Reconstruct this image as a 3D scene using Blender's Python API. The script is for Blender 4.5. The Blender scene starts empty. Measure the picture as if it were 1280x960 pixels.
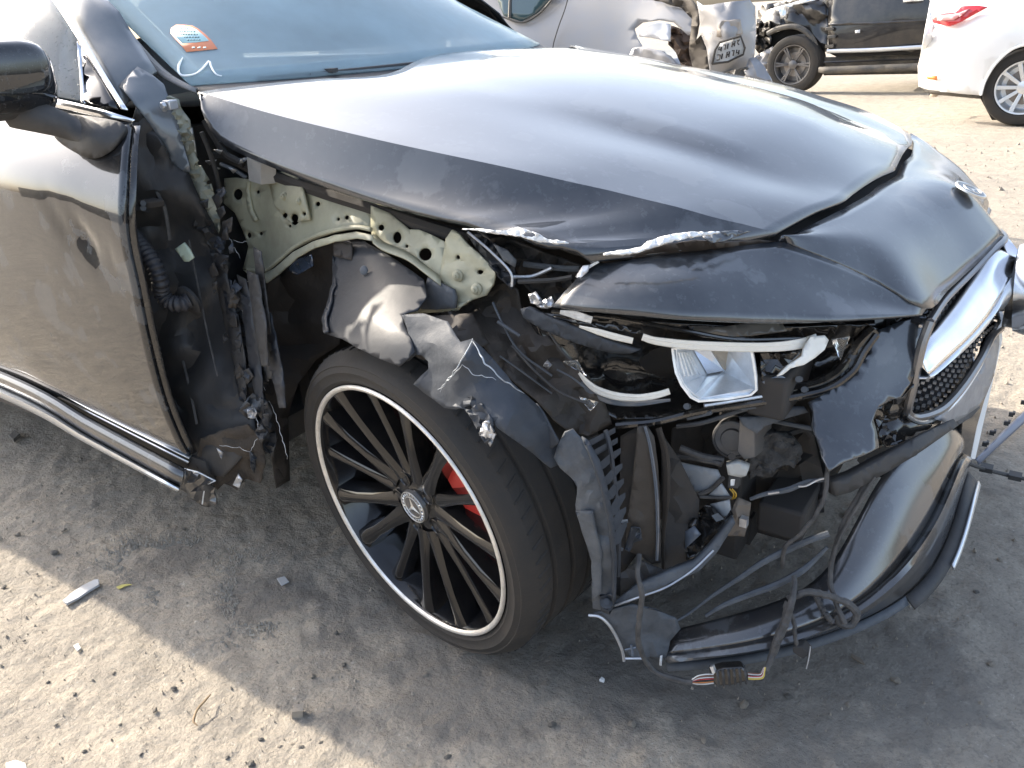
import bpy, bmesh, math, random
import numpy as np
from mathutils import Vector, Matrix, noise
from mathutils.geometry import delaunay_2d_cdt

S = bpy.context.scene
COL = S.collection
rnd = random.Random(7)

# ------------------------------------------------------------------ camera
CAM = np.array([0.918, -1.733, 1.162])
ROT = np.array([[0.83153819, -0.18780535, 0.52275558],
                [0.55248225, 0.37707498, -0.74335579],
                [-0.05751186, 0.9069419, 0.41731137]])
FPX = 1001.35                       # focal length in pixels of a 1280 x 960 picture
cd = bpy.data.cameras.new('camera')
cam = bpy.data.objects.new('camera', cd)
COL.objects.link(cam)
mw = Matrix([list(ROT[i]) + [CAM[i]] for i in range(3)] + [[0, 0, 0, 1]])
cam.matrix_world = mw
cd.sensor_width = 36.0
cd.lens = 36.0 * FPX / 1280.0
cd.clip_start = 0.02
cd.clip_end = 2000.0
S.camera = cam

# ------------------------------------------------------------------ sky and sun
SUN_DIR = Vector((-1.70, 0.157, 1.0)).normalized()       # towards the sun
elev = math.asin(SUN_DIR.z)
w = bpy.data.worlds.new('World')
S.world = w
w.use_nodes = True
wn = w.node_tree
wn.nodes.clear()
sky = wn.nodes.new('ShaderNodeTexSky')
sky.sky_type = 'NISHITA'
sky.sun_disc = False
sky.sun_elevation = elev
sky.sun_rotation = math.atan2(SUN_DIR.x, SUN_DIR.y)
sky.air_density = 1.0
sky.dust_density = 4.0
sky.ozone_density = 1.5
bg = wn.nodes.new('ShaderNodeBackground')
bg.inputs['Strength'].default_value = 0.15
wo = wn.nodes.new('ShaderNodeOutputWorld')
hs = wn.nodes.new('ShaderNodeHueSaturation')          # hazy air: paler than a clear sky
hs.inputs['Saturation'].default_value = 0.75
wn.links.new(sky.outputs[0], hs.inputs['Color'])
wn.links.new(hs.outputs[0], bg.inputs['Color'])
wn.links.new(bg.outputs[0], wo.inputs['Surface'])
sl = bpy.data.lights.new('sun', 'SUN')
sl.energy = 2.6
sl.angle = math.radians(0.55)
sl.color = (1.0, 0.90, 0.76)
so = bpy.data.objects.new('sun', sl)
so.rotation_euler = (-SUN_DIR).to_track_quat('-Z', 'Y').to_euler()
so.location = (0, 0, 20)
COL.objects.link(so)
S.view_settings.view_transform = 'Standard'
S.view_settings.look = 'None'
S.view_settings.gamma = 1.0
S.view_settings.exposure = 1.85

# ------------------------------------------------------------------ helpers
def at(px, py, y=None, x=None, z=None):
    """point of the place seen at a picture position, on the plane y (or x, z) = const"""
    d = ROT @ np.array([(px - 640) / FPX, -(py - 480) / FPX, -1.0])
    a, v = (1, y) if y is not None else ((0, x) if x is not None else (2, z))
    t = (v - CAM[a]) / d[a]
    return Vector(CAM + t * d)

def P3(pts):
    return [at(p[0], p[1], y=p[2]) if not isinstance(p, Vector) else p for p in pts]

def tag(o, label=None, cat=None, group=None, kind=None):
    if label: o['label'] = label
    if cat: o['category'] = cat
    if group: o['group'] = group
    if kind: o['kind'] = kind
    return o

def empty(name, loc, label, cat, group=None, rz=0):
    o = bpy.data.objects.new(name, None)
    o.location = loc
    o.rotation_euler.z = rz
    o.empty_display_size = 0.2
    COL.objects.link(o)
    return tag(o, label, cat, group)

def link(name, me, mat, parent=None, thick=0, off=0, angle=35, label=None, bevel=0, subsurf=0):
    if mat is not None and not me.materials:
        me.materials.append(mat)
    if angle is not None and len(me.polygons):
        me.polygons.foreach_set('use_smooth', [True] * len(me.polygons))
        me.set_sharp_from_angle(angle=math.radians(angle))
    o = bpy.data.objects.new(name, me)
    COL.objects.link(o)
    if parent is not None:
        o.parent = parent
        if parent.type == 'EMPTY' and (parent.location.length > 1e-9 or abs(parent.rotation_euler.z) > 1e-9):
            o.matrix_parent_inverse = (Matrix.Translation(parent.location) @ Matrix.Rotation(parent.rotation_euler.z, 4, 'Z')).inverted()
    if subsurf:
        m = o.modifiers.new('sub', 'SUBSURF'); m.levels = subsurf; m.render_levels = subsurf
    if thick:
        m = o.modifiers.new('solid', 'SOLIDIFY'); m.thickness = thick; m.offset = off
    if bevel:
        m = o.modifiers.new('bev', 'BEVEL'); m.width = bevel; m.segments = 2; m.limit_method = 'ANGLE'
    if label: o['label'] = label
    return o

def crom(pts, n):
    """Catmull-Rom resample of a polyline to n points, even in arc length"""
    A = np.array([list(p) for p in pts], float)
    if len(A) == 2:
        t = np.linspace(0, 1, n)[:, None]
        return A[0] * (1 - t) + A[1] * t
    E = np.vstack([2 * A[0] - A[1], A, 2 * A[-1] - A[-2]])
    out = []
    for i in range(1, len(E) - 2):
        p0, p1, p2, p3 = E[i - 1], E[i], E[i + 1], E[i + 2]
        for t in np.linspace(0, 1, 16, endpoint=False):
            out.append(0.5 * ((2 * p1) + (-p0 + p2) * t + (2 * p0 - 5 * p1 + 4 * p2 - p3) * t * t + (-p0 + 3 * p1 - 3 * p2 + p3) * t ** 3))
    out.append(A[-1])
    out = np.array(out)
    s = np.concatenate([[0], np.cumsum(np.linalg.norm(np.diff(out, axis=0), axis=1))])
    q = np.linspace(0, s[-1], n)
    return np.stack([np.interp(q, s, out[:, k]) for k in range(3)], 1)

def linres(pts, n):
    A = np.array([list(p) for p in pts], float)
    s = np.concatenate([[0], np.cumsum(np.linalg.norm(np.diff(A, axis=0), axis=1))])
    q = np.linspace(0, s[-1], n)
    return np.stack([np.interp(q, s, A[:, k]) for k in range(3)], 1)

class MB:
    """collects shapes and links them as one mesh object"""
    def __init__(s): s.v = []; s.f = []
    def add(s, v, f):
        o = len(s.v); s.v += [tuple(p) for p in v]; s.f += [tuple(i + o for i in q) for q in f]; return s
    def grid(s, G, closed=False):
        nu, nv = G.shape[:2]; f = []
        for i in range(nu - 1):
            for j in range(nv - (0 if closed else 1)):
                k = (j + 1) % nv
                f.append((i * nv + j, i * nv + k, (i + 1) * nv + k, (i + 1) * nv + j))
        return s.add(G.reshape(-1, 3), f)
    def box(s, c, size, R=None):
        h = Vector(size) / 2; v = []
        for sx in (-1, 1):
            for sy in (-1, 1):
                for sz in (-1, 1):
                    p = Vector((sx * h.x, sy * h.y, sz * h.z))
                    if R is not None: p = R @ p
                    v.append(Vector(c) + p)
        return s.add(v, [(0, 1, 3, 2), (4, 6, 7, 5), (0, 4, 5, 1), (2, 3, 7, 6), (0, 2, 6, 4), (1, 5, 7, 3)])
    def prism(s, loop, d):
        """closed loop of points pushed along the vector d"""
        n = len(loop); d = Vector(d); loop = [Vector(p) for p in loop]
        v = loop + [p + d for p in loop]
        f = [tuple(range(n - 1, -1, -1)), tuple(range(n, 2 * n))]
        f += [(i, (i + 1) % n, n + (i + 1) % n, n + i) for i in range(n)]
        return s.add(v, f)
    def cyl(s, a, b, r0, r1=None, n=16, cap=True):
        a, b = Vector(a), Vector(b); r1 = r0 if r1 is None else r1
        q = (b - a).to_track_quat('Z', 'Y'); v = []
        for p, r in ((a, r0), (b, r1)):
            for k in range(n):
                t = 2 * math.pi * k / n
                v.append(p + q @ Vector((r * math.cos(t), r * math.sin(t), 0)))
        f = [(k, (k + 1) % n, n + (k + 1) % n, n + k) for k in range(n)]
        if cap: f += [tuple(range(n - 1, -1, -1)), tuple(range(n, 2 * n))]
        return s.add(v, f)
    def tube(s, pts, r, n=8, m=None, rib=None, smooth=True):
        m = m or max(8, len(pts) * 6)
        C = crom(pts, m) if smooth else np.array([list(p) for p in pts], float); m = len(C)
        T = np.gradient(C, axis=0); T /= np.linalg.norm(T, axis=1)[:, None] + 1e-12
        up = np.array([0.3, 0.2, 0.93]); G = np.zeros((m, n, 3)); N = np.cross(T[0], up); N /= np.linalg.norm(N)
        for i in range(m):
            N = N - T[i] * np.dot(N, T[i]); N /= np.linalg.norm(N) + 1e-12
            B = np.cross(T[i], N)
            rr = r if not hasattr(r, '__len__') else np.interp(i / (m - 1), np.linspace(0, 1, len(r)), r)
            if rib: rr = rr * (1 + rib[1] * math.cos(2 * math.pi * i / rib[0]))
            for k in range(n):
                t = 2 * math.pi * k / n
                G[i, k] = C[i] + rr * (math.cos(t) * N + math.sin(t) * B)
        o = len(s.v); s.grid(G, closed=True)
        s.f += [tuple(o + k for k in range(n)), tuple(o + (m - 1) * n + k for k in range(n - 1, -1, -1))]
        return s
    def lathe(s, c, ax, prof, n=48, closed=False):
        """profile of (radius, height along ax)"""
        q = Vector(ax).to_track_quat('Z', 'Y'); c = Vector(c)
        G = np.zeros((len(prof), n, 3))
        for i, (r, h) in enumerate(prof):
            for k in range(n):
                t = 2 * math.pi * k / n
                G[i, k] = c + q @ Vector((r * math.cos(t), r * math.sin(t), h))
        return s.grid(G, closed=True)
    def build(s, name, mat, parent=None, **k):
        me = bpy.data.meshes.new(name); me.from_pydata([tuple(map(float, p)) for p in s.v], [], s.f); me.update()
        return link(name, me, mat, parent, **k)

def loft_grid(curves, nu, nv, lin=False, linu=False):
    R = [(linres if linu else crom)(c, nu) for c in curves]
    R = np.array(R)                                     # ncurves, nu, 3
    G = np.zeros((nu, nv, 3))
    for i in range(nu):
        G[i] = (linres if lin else crom)(R[:, i], nv)
    return G

def loft(name, curves, nu, nv, mat, parent=None, lin=False, linu=False, warp=None, **k):
    G = loft_grid(curves, nu, nv, lin, linu)
    if warp is not None:
        G = warp(G)
    return MB().grid(G).build(name, mat, parent, **k)

def tps(ctrl, reg=2e-2):
    """thin plate spline through (px, py, value)"""
    C = np.array(ctrl, float); n = len(C); X = C[:, :2] / 100.0
    def U(r2): return np.where(r2 < 1e-12, 0, r2 * np.log(r2 + 1e-12))
    D = ((X[:, None] - X[None]) ** 2).sum(-1)
    K = U(D) + reg * np.eye(n)
    Q = np.hstack([np.ones((n, 1)), X])
    A = np.block([[K, Q], [Q.T, np.zeros((3, 3))]])
    sol = np.linalg.lstsq(A, np.concatenate([C[:, 2], np.zeros(3)]), rcond=None)[0]
    def ev(q):
        q = np.atleast_2d(np.array(q, float)) / 100.0
        d = ((q[:, None] - X[None]) ** 2).sum(-1)
        return U(d) @ sol[:n] + sol[n] + q @ sol[n + 1:]
    return ev

def smooth3(pts, n, it=6):
    C = crom(pts, n)
    for _ in range(it): C[1:-1] = .5 * C[1:-1] + .25 * (C[:-2] + C[2:])
    return [Vector(c) for c in C]

def inside(p, poly):
    x, y = p; r = False; n = len(poly)
    for i in range(n):
        x0, y0 = poly[i][:2]; x1, y1 = poly[(i + 1) % n][:2]
        if (y0 > y) != (y1 > y) and x < (x1 - x0) * (y - y0) / (y1 - y0) + x0: r = not r
    return r

def panel(name, outline, mat, parent=None, inner=(), holes=(), res=8, amp=0.0, fold=30.0, thick=0.002, seed=0,
          jag=0.0, angle=35, label=None, smoothout=False, axis='y', ridge=True, reg=2e-2):
    """a bent sheet: its outline and inner knots are picture positions with their own depth y; amp = crumple in metres"""
    r = random.Random(seed)
    ev = tps(list(outline) + list(inner), reg)
    out = [Vector((p[0], p[1])) for p in outline]
    if smoothout:
        c = [(p[0], p[1], 0) for p in outline]
        cc = crom(c[-2:] + c + c[:2], (len(c) + 3) * 6)
        i0, i1 = 6, len(cc) - 12
        L = crom(c + [c[0]], len(c) * 5)[:-1]
        out = [Vector((q[0], q[1])) for q in L]
    loop = []
    for i in range(len(out)):
        a, b = out[i], out[(i + 1) % len(out)]
        k = max(1, int((b - a).length / res))
        for j in range(k):
            q = a.lerp(b, j / k)
            if jag and (j or jag > 3): q = q + Vector((r.uniform(-jag, jag), r.uniform(-jag, jag)))
            loop.append(q)
    V = [tuple(q) for q in loop]; n = len(V); Ed = [(i, (i + 1) % n) for i in range(n)]
    hl = []
    for h in holes:
        m = 14; o = len(V); poly = []
        rx, ry = h[2], (h[3] if len(h) > 3 else h[2])
        for k in range(m):
            t = 2 * math.pi * k / m; poly.append((h[0] + rx * math.cos(t), h[1] + ry * math.sin(t)))
        V += poly; Ed += [(o + k, o + (k + 1) % m) for k in range(m)]; hl.append(poly)
    xs = [p[0] for p in V[:n]]; ys = [p[1] for p in V[:n]]
    yy = min(ys) + res * .5; row = 0
    while yy < max(ys):
        xx = min(xs) + (res * .5 if row % 2 else 0)
        while xx < max(xs):
            q = (xx + r.uniform(-.28, .28) * res, yy + r.uniform(-.28, .28) * res)
            if inside(q, V[:n]) and not any(inside(q, h) for h in hl):
                V.append(q)
            xx += res
        yy += res * .87; row += 1
    vo, eo, fo = delaunay_2d_cdt([Vector(p) for p in V], Ed, [], 1, 1e-4)[:3]
    D = ev([(p[0], p[1]) for p in vo])
    vs = []
    for p, d in zip(vo, D):
        if amp:
            q = Vector((p[0] / fold, p[1] / fold, seed * 3.7))
            a = noise.noise(q)
            if ridge: a = (1 - 2 * abs(a) * 1.6) * .6 + noise.noise(q * 2.3) * .5
            d += amp * a
        vs.append(at(p[0], p[1], **{axis: d}))
    fs = []
    for f in fo:
        c = (sum(vo[i][0] for i in f) / len(f), sum(vo[i][1] for i in f) / len(f))
        if any(inside(c, h) for h in hl) or not inside(c, V[:n]): continue
        fs.append(tuple(f))
    return MB().add(vs, fs).build(name, mat, parent, thick=thick, off=0, angle=angle, label=label)

# ------------------------------------------------------------------ materials
def mat(name, col, rough=.5, metal=0, coat=0, coat_rough=.05, spec=.5, var=0, vscale=8, bump=0, bscale=60, dust=0, dscale=6,
        dcol=(.34, .29, .22), film=0, fscale=5, fcol=(.30, .33, .36), trans=0, alpha=1, aniso=None, emit=None, rvar=0, stretch=None, coat_ior=1.5):
    m = bpy.data.materials.new(name); m.use_nodes = True
    N = m.node_tree.nodes; L = m.node_tree.links
    b = N['Principled BSDF']
    b.inputs['Base Color'].default_value = (*col, 1)
    b.inputs['Roughness'].default_value = rough
    b.inputs['Metallic'].default_value = metal
    b.inputs['Specular IOR Level'].default_value = spec
    b.inputs['Coat Weight'].default_value = coat
    b.inputs['Coat Roughness'].default_value = coat_rough
    b.inputs['Coat IOR'].default_value = coat_ior
    b.inputs['Transmission Weight'].default_value = trans
    b.inputs['Alpha'].default_value = alpha
    tc = N.new('ShaderNodeTexCoord'); src = tc.outputs['Object']
    if stretch:
        mp = N.new('ShaderNodeMapping'); mp.inputs['Scale'].default_value = stretch
        L.new(src, mp.inputs[0]); src = mp.outputs[0]
    def nz(scale, det=6, ro=.6):
        n = N.new('ShaderNodeTexNoise'); n.inputs['Scale'].default_value = scale
        n.inputs['Detail'].default_value = det; n.inputs['Roughness'].default_value = ro
        L.new(src, n.inputs['Vector']); return n.outputs['Fac']
    def ramp(f, a, c):
        n = N.new('ShaderNodeMapRange'); n.inputs[1].default_value = a; n.inputs[2].default_value = c
        L.new(f, n.inputs[0]); return n.outputs[0]
    def math_(op, a, c):
        n = N.new('ShaderNodeMath'); n.operation = op
        for i, q in enumerate((a, c)):
            if isinstance(q, (int, float)): n.inputs[i].default_value = q
            else: L.new(q, n.inputs[i])
        return n.outputs[0]
    def mix(f, a, c):
        n = N.new('ShaderNodeMix'); n.data_type = 'RGBA'
        if isinstance(f, (int, float)): n.inputs[0].default_value = f
        else: L.new(f, n.inputs[0])
        for i, q in ((6, a), (7, c)):
            if isinstance(q, tuple): n.inputs[i].default_value = (*q, 1)
            else: L.new(q, n.inputs[i])
        return n.outputs[2]
    cur = None
    if var:
        hi = tuple(min(1, c * (1 + var)) for c in col); lo = tuple(c * (1 - var) for c in col)
        cur = mix(ramp(nz(vscale), .3, .7), lo, hi)
    rc = None
    if film:          # dried water and dust film: matter, paler patches with an edge of their own
        f = math_('MULTIPLY', ramp(nz(fscale, 8, .55), .56, .585), film)
        f2 = math_('MULTIPLY', ramp(nz(fscale * 9, 3, .7), .58, .64), film * .5)
        f = math_('MAXIMUM', f, f2)
        cur = mix(f, cur if cur is not None else tuple(col), fcol)
        rc = math_('ADD', rough, math_('MULTIPLY', f, .5))
        L.new(math_('ADD', coat_rough, math_('MULTIPLY', f, .35)), b.inputs['Coat Roughness'])
        L.new(math_('SUBTRACT', coat, math_('MULTIPLY', f, coat * .6)), b.inputs['Coat Weight'])
    if dust:
        f = math_('MULTIPLY', ramp(nz(dscale, 8, .65), .38, .75), dust)
        cur = mix(f, cur if cur is not None else tuple(col), dcol)
        q = math_('MULTIPLY', f, .6)
        rc = math_('ADD', rc if rc is not None else rough, q)
    if rvar:
        q = math_('MULTIPLY', math_('SUBTRACT', nz(vscale * 2), .5), rvar)
        rc = math_('ADD', rc if rc is not None else rough, q)
    if cur is not None: L.new(cur, b.inputs['Base Color'])
    if rc is not None: L.new(rc, b.inputs['Roughness'])
    if bump:
        bp = N.new('ShaderNodeBump'); bp.inputs['Strength'].default_value = 1.0; bp.inputs['Distance'].default_value = bump
        L.new(nz(bscale, 5), bp.inputs['Height']); L.new(bp.outputs[0], b.inputs['Normal'])
    if emit:
        b.inputs['Emission Color'].default_value = (*emit[0], 1); b.inputs['Emission Strength'].default_value = emit[1]
    return m

PAINT = mat('black paint with dried water film', (.011, .013, .017), rough=.35, spec=.3, coat=1, coat_rough=.07, film=.10, fscale=5.5, dust=.07, dscale=9, dcol=(.28, .29, .30), var=.2, coat_ior=1.7)
PAINTD = mat('black door paint', (.010, .011, .013), rough=.2, spec=.15, coat=1, coat_rough=.02, film=.13, fscale=13, dust=.02, dscale=14, coat_ior=1.62)
PLASTIC = mat('dusty black plastic', (.032, .032, .033), rough=.55, dust=.45, dscale=14, dcol=(.13, .12, .11), bump=.0006, bscale=120)
PLASTIC_GREY = mat('scraped grey plastic', (.055, .062, .072), rough=.6, dust=.35, dscale=25, dcol=(.20, .22, .24), bump=.0012, bscale=140)
DARK = mat('dark grimy metal', (.030, .028, .027), rough=.75, dust=.5, dscale=10, dcol=(.09, .075, .06), bump=.001, bscale=40)
GLOSSBLK = mat('gloss black plastic', (.008, .008, .009), rough=.12, coat=.6, dust=.12, dscale=30)
PRIMER = mat('pale green primer metal', (.38, .37, .265), rough=.42, metal=.0, dust=.6, dscale=9, dcol=(.17, .15, .11), var=.15, vscale=14, bump=.0006, bscale=60, spec=.6)
PRIMER2 = mat('scuffed grey green primer', (.30, .31, .25), rough=.5, dust=.6, dscale=18, dcol=(.07, .065, .06), var=.2)
BARE = mat('torn bare metal', (.50, .51, .53), rough=.38, metal=.7, var=.2, vscale=40, bump=.0008, bscale=200)
WHITE_TORN = mat('white torn plastic edge', (.66, .67, .67), rough=.55, var=.3, vscale=60, bump=.0006, bscale=160)
CHROME = mat('satin chrome', (.82, .83, .85), rough=.16, metal=1, dust=.12, dscale=30)
SATIN = mat('satin silver trim', (.72, .75, .78), rough=.34, metal=.85, dust=.15, dscale=40, dcol=(.5, .48, .42))
RUBBER = mat('dusty tyre rubber', (.018, .017, .016), rough=.75, dust=.38, dscale=12, dcol=(.09, .072, .055), bump=.0008, bscale=160)
RIMBLK = mat('gloss black wheel paint', (.006, .006, .007), rough=.14, spec=.3, coat=.6, coat_rough=.04, dust=.05, dscale=24, dcol=(.20, .17, .13))
RIMLIP = mat('machined rim lip', (.80, .78, .74), rough=.4, metal=.75, dust=.5, dscale=30, dcol=(.30, .26, .2), bump=.0004, bscale=200)
BRAKE = mat('rusty brake disc', (.32, .30, .28), rough=.42, metal=.9, dust=.3, dscale=20, dcol=(.22, .12, .06))
RED = mat('red brake caliper paint', (.55, .018, .012), rough=.4, dust=.12, dscale=30)
REFLECT = mat('frosted headlight reflector', (.78, .82, .86), rough=.3, metal=.55, var=.12, vscale=50, dust=.12, dscale=30, dcol=(.5, .5, .48))
LIGHTGUIDE = mat('milky light guide', (.78, .78, .74), rough=.25, dust=.25, dscale=40, dcol=(.48, .45, .38))
CABLE = mat('dusty black cable', (.035, .034, .034), rough=.6, dust=.55, dscale=40, dcol=(.17, .16, .15))
PAINTF = mat('dusty black bumper paint', (.014, .017, .022), rough=.4, spec=.3, coat=1, coat_rough=.12, film=.13, fscale=7, dust=.09, dscale=14, dcol=(.28, .29, .30), coat_ior=1.7)
STAIN = mat('dried mud stained paint', (.016, .018, .022), rough=.35, spec=.3, coat=1, coat_rough=.14, coat_ior=1.9, film=.14, fscale=9, dust=.30, dscale=6, dcol=(.15, .12, .085))

# ------------------------------------------------------------------ ground
def lattice(nx, ny, cx, cy, seed):
    g = np.random.RandomState(seed).rand(64, 64)
    def f(X, Y):
        x = X * cx; y = Y * cy
        i = np.floor(x).astype(int); j = np.floor(y).astype(int); u = x - i; v = y - j
        u = u * u * (3 - 2 * u); v = v * v * (3 - 2 * v)
        a = g[i % 64, j % 64]; b = g[(i + 1) % 64, j % 64]; c = g[i % 64, (j + 1) % 64]; d = g[(i + 1) % 64, (j + 1) % 64]
        return (a * (1 - u) + b * u) * (1 - v) + (c * (1 - u) + d * u) * v - .5
    return f

def make_ground():
    def axis(lo, hi, st, far, gro):
        a = list(np.arange(lo, hi, st)); s = st; x = hi
        while x < far: a.append(x); s *= gro; x += s
        s = st; x = lo - st
        while x > -far: a.insert(0, x); s *= gro; x -= s
        return np.array(a)
    xs = axis(-1.5, 1.5, .0085, 600, 1.09); ys = axis(-1.75, .6, .0085, 600, 1.09)
    X, Y = np.meshgrid(xs, ys, indexing='ij')
    near = np.exp(-(np.maximum(0, np.hypot(X, Y) - 2.0) / 1.2) ** 2)
    Z = np.zeros_like(X)
    for fr, am, sd in ((3.1, .010, 1), (8.3, .006, 2), (19, .0042, 3), (43, .0040, 4), (90, .0030, 5)):
        c, s = math.cos(sd), math.sin(sd)
        Z += am * lattice(0, 0, fr, fr, sd)(X * c + Y * s + 50, -X * s + Y * c + 50)
    # drag ripples towards the car's front
    Z += .0028 * lattice(0, 0, 14, 70, 9)(X * .80 - Y * .6 + 40, X * .6 + Y * .8 + 40)
    # pockmarks
    P = lattice(0, 0, 27, 27, 12)(X + 30, Y + 30)
    Z -= .010 * np.clip(P - .33, 0, 1)
    Z = Z * near - .004
    G = np.stack([X, Y, Z], -1)
    me = bpy.data.meshes.new('ground')
    nx, ny = X.shape
    me.vertices.add(nx * ny); me.vertices.foreach_set('co', G.reshape(-1))
    I = np.arange(nx * ny).reshape(nx, ny)
    Q = np.stack([I[:-1, :-1], I[1:, :-1], I[1:, 1:], I[:-1, 1:]], -1).reshape(-1, 4)
    me.loops.add(Q.size); me.loops.foreach_set('vertex_index', Q.reshape(-1))
    me.polygons.add(len(Q)); me.polygons.foreach_set('loop_start', np.arange(0, Q.size, 4)); me.polygons.foreach_set('loop_total', np.full(len(Q), 4))
    me.update(calc_edges=True)
    m = bpy.data.materials.new('packed sandy ground'); m.use_nodes = True
    N = m.node_tree.nodes; L = m.node_tree.links; b = N['Principled BSDF']
    b.inputs['Roughness'].default_value = .9; b.inputs['Specular IOR Level'].default_value = .25
    tc = N.new('ShaderNodeTexCoord')
    def nz(s, d=6, r=.6, rot=0, sx=1):
        mp = N.new('ShaderNodeMapping'); mp.inputs['Rotation'].default_value = (0, 0, rot); mp.inputs['Scale'].default_value = (1, sx, 1)
        n = N.new('ShaderNodeTexNoise'); n.inputs['Scale'].default_value = s; n.inputs['Detail'].default_value = d; n.inputs['Roughness'].default_value = r
        L.new(tc.outputs['Object'], mp.inputs[0]); L.new(mp.outputs[0], n.inputs['Vector']); return n.outputs['Fac']
    def rng(f, a, c, lo=0, hi=1):
        n = N.new('ShaderNodeMapRange'); n.inputs[1].default_value = a; n.inputs[2].default_value = c
        n.inputs[3].default_value = lo; n.inputs[4].default_value = hi; L.new(f, n.inputs[0]); return n.outputs[0]
    def mix(f, a, c):
        n = N.new('ShaderNodeMix'); n.data_type = 'RGBA'; L.new(f, n.inputs[0])
        for i, q in ((6, a), (7, c)):
            if isinstance(q, tuple): n.inputs[i].default_value = (*q, 1)
            else: L.new(q, n.inputs[i])
        return n.outputs[2]
    c = mix(rng(nz(1.3), .3, .7), (.395, .348, .28), (.325, .29, .24))
    c = mix(rng(nz(9, 8, .7), .42, .72), c, (.25, .225, .19))
    c = mix(rng(nz(130, 3, .6), .50, .78, 0, .8), c, (.16, .145, .125))
    c = mix(rng(nz(75, 4, .6), .62, .70, 0, .5), c, (.50, .47, .41))
    c = mix(rng(nz(26, 6, .7, .64, 4), .55, .8, 0, .55), c, (.20, .18, .15))
    # oil and damp: stains of their own shape where the car has leaked
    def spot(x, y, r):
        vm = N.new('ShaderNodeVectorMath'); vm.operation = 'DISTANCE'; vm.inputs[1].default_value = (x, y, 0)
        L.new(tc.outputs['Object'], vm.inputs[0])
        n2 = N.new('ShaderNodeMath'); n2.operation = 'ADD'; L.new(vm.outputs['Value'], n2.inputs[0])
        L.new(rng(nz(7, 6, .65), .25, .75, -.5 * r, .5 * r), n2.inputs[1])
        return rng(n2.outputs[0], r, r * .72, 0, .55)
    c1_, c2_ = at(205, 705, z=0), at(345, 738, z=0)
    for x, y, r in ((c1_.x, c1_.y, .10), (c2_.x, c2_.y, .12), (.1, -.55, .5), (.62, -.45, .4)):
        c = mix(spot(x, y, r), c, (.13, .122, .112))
    L.new(c, b.inputs['Base Color'])
    bp = N.new('ShaderNodeBump'); bp.inputs['Distance'].default_value = .004; L.new(nz(110, 6, .7), bp.inputs['Height'])
    bp2 = N.new('ShaderNodeBump'); bp2.inputs['Distance'].default_value = .02; L.new(nz(9, 8, .7), bp2.inputs['Height']); L.new(bp.outputs[0], bp2.inputs['Normal'])
    L.new(bp2.outputs[0], b.inputs['Normal'])
    o = link('ground', me, m, angle=None)
    me.polygons.foreach_set('use_smooth', [True] * len(me.polygons))
    tag(o, kind='structure')
    return o
make_ground()

# ------------------------------------------------------------------ the wrecked car (x forward, y to its left)
CAR = empty('wrecked_car', (0, 0, 0), 'black wrecked coupe with its right front fender torn off and headlight smashed', 'car')
def mir(pts): return [Vector((p[0], -p[1], p[2])) for p in pts]

# hood: edge, crease, power dome, centre and the same mirrored
h_edge = P3([(247, 118, -.715), (258, 150, -.735), (281, 180, -.738), (330, 205, -.741), (400, 232, -.746), (480, 258, -.751), (600, 287, -.762), (680, 307, -.768), (738, 327, -.752)])
h_edge_l = P3([(247, 118, -.715), (258, 150, -.735), (281, 180, -.738), (330, 205, -.741), (400, 232, -.746), (480, 258, -.751), (600, 287, -.762), (690, 305, -.75), (770, 312, -.715)])
h_crease = P3([(251, 119, -.708), (350, 148, -.708), (480, 180, -.703), (640, 215, -.674), (760, 243, -.63), (860, 268, -.595), (968, 296, -.53)])
h_pre = P3([(300, 113, -.60), (480, 155, -.57), (640, 190, -.535), (860, 247, -.475), (1000, 283, -.43)])
h_dome0 = P3([(470, 100, -.425), (600, 124, -.408), (850, 193, -.365), (960, 230, -.345), (1052, 256, -.317)])
h_dome = P3([(500, 92, -.35), (600, 110, -.34), (850, 170, -.31), (960, 210, -.285), (1064, 247, -.255)])
c_front = at(1112, 217, y=0)
h_cen = [Vector((p.x + .035, 0, p.z + .012)) for p in h_dome[:-1]] + [Vector((c_front.x + .005, 0, c_front.z))]
h_cen[0].x = -.46
NU = 44
rows = [(h_edge, 2), (h_crease, 5), (h_pre, 4), (h_dome0, 3), (h_dome, 7)]
cur = [crom(h_edge, NU), crom(h_crease, NU), crom(h_pre, NU), crom(h_dome0, NU), crom(h_dome, NU), crom(h_cen, NU)]
cur_l = [crom(h_edge_l, NU)] + cur[1:]
def seg(a, b, n, bulge=0):
    out = []
    for t in np.linspace(0, 1, n, endpoint=False):
        q = a * (1 - t) + b * t; q[:, 2] += bulge * math.sin(math.pi * t); out.append(q)
    return out
def half(c):
    out = seg(c[0], c[1], 6, -.004)
    k = np.array([crom([c[1][i], c[1][i] * .45 + c[3][i] * .55 + np.array([0, 0, .004]), c[3][i], c[4][i]], 13) for i in range(NU)])
    out += [k[:, j].copy() for j in range(12)] + seg(c[4], c[5], 8, .005)
    return out
right = half(cur)
left = [q * np.array([1, -1, 1]) for q in half(cur_l)]
G = np.array(right + [cur[5]] + left[::-1]).transpose(1, 0, 2)
for i in range(NU):                       # buckle of the struck corner
    for j in range(7):
        t = i / (NU - 1)
        if t > .68:
            k = (t - .68) / .32 * (1 - j / 7)
            G[i, j, 2] += .006 * k * math.sin(t * 60)
MB().grid(G).build('hood', PAINT, CAR, thick=.008, off=-1, angle=17)
Gi = G.copy(); Gi[:, :, 2] -= .035; Gi[:, :, 1] *= .88; Gi[-6:, :, 0] += np.linspace(0, .05, 6)[:, None]
MB().grid(Gi).build('hood_inner', DARK, CAR, thick=.004)

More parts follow.
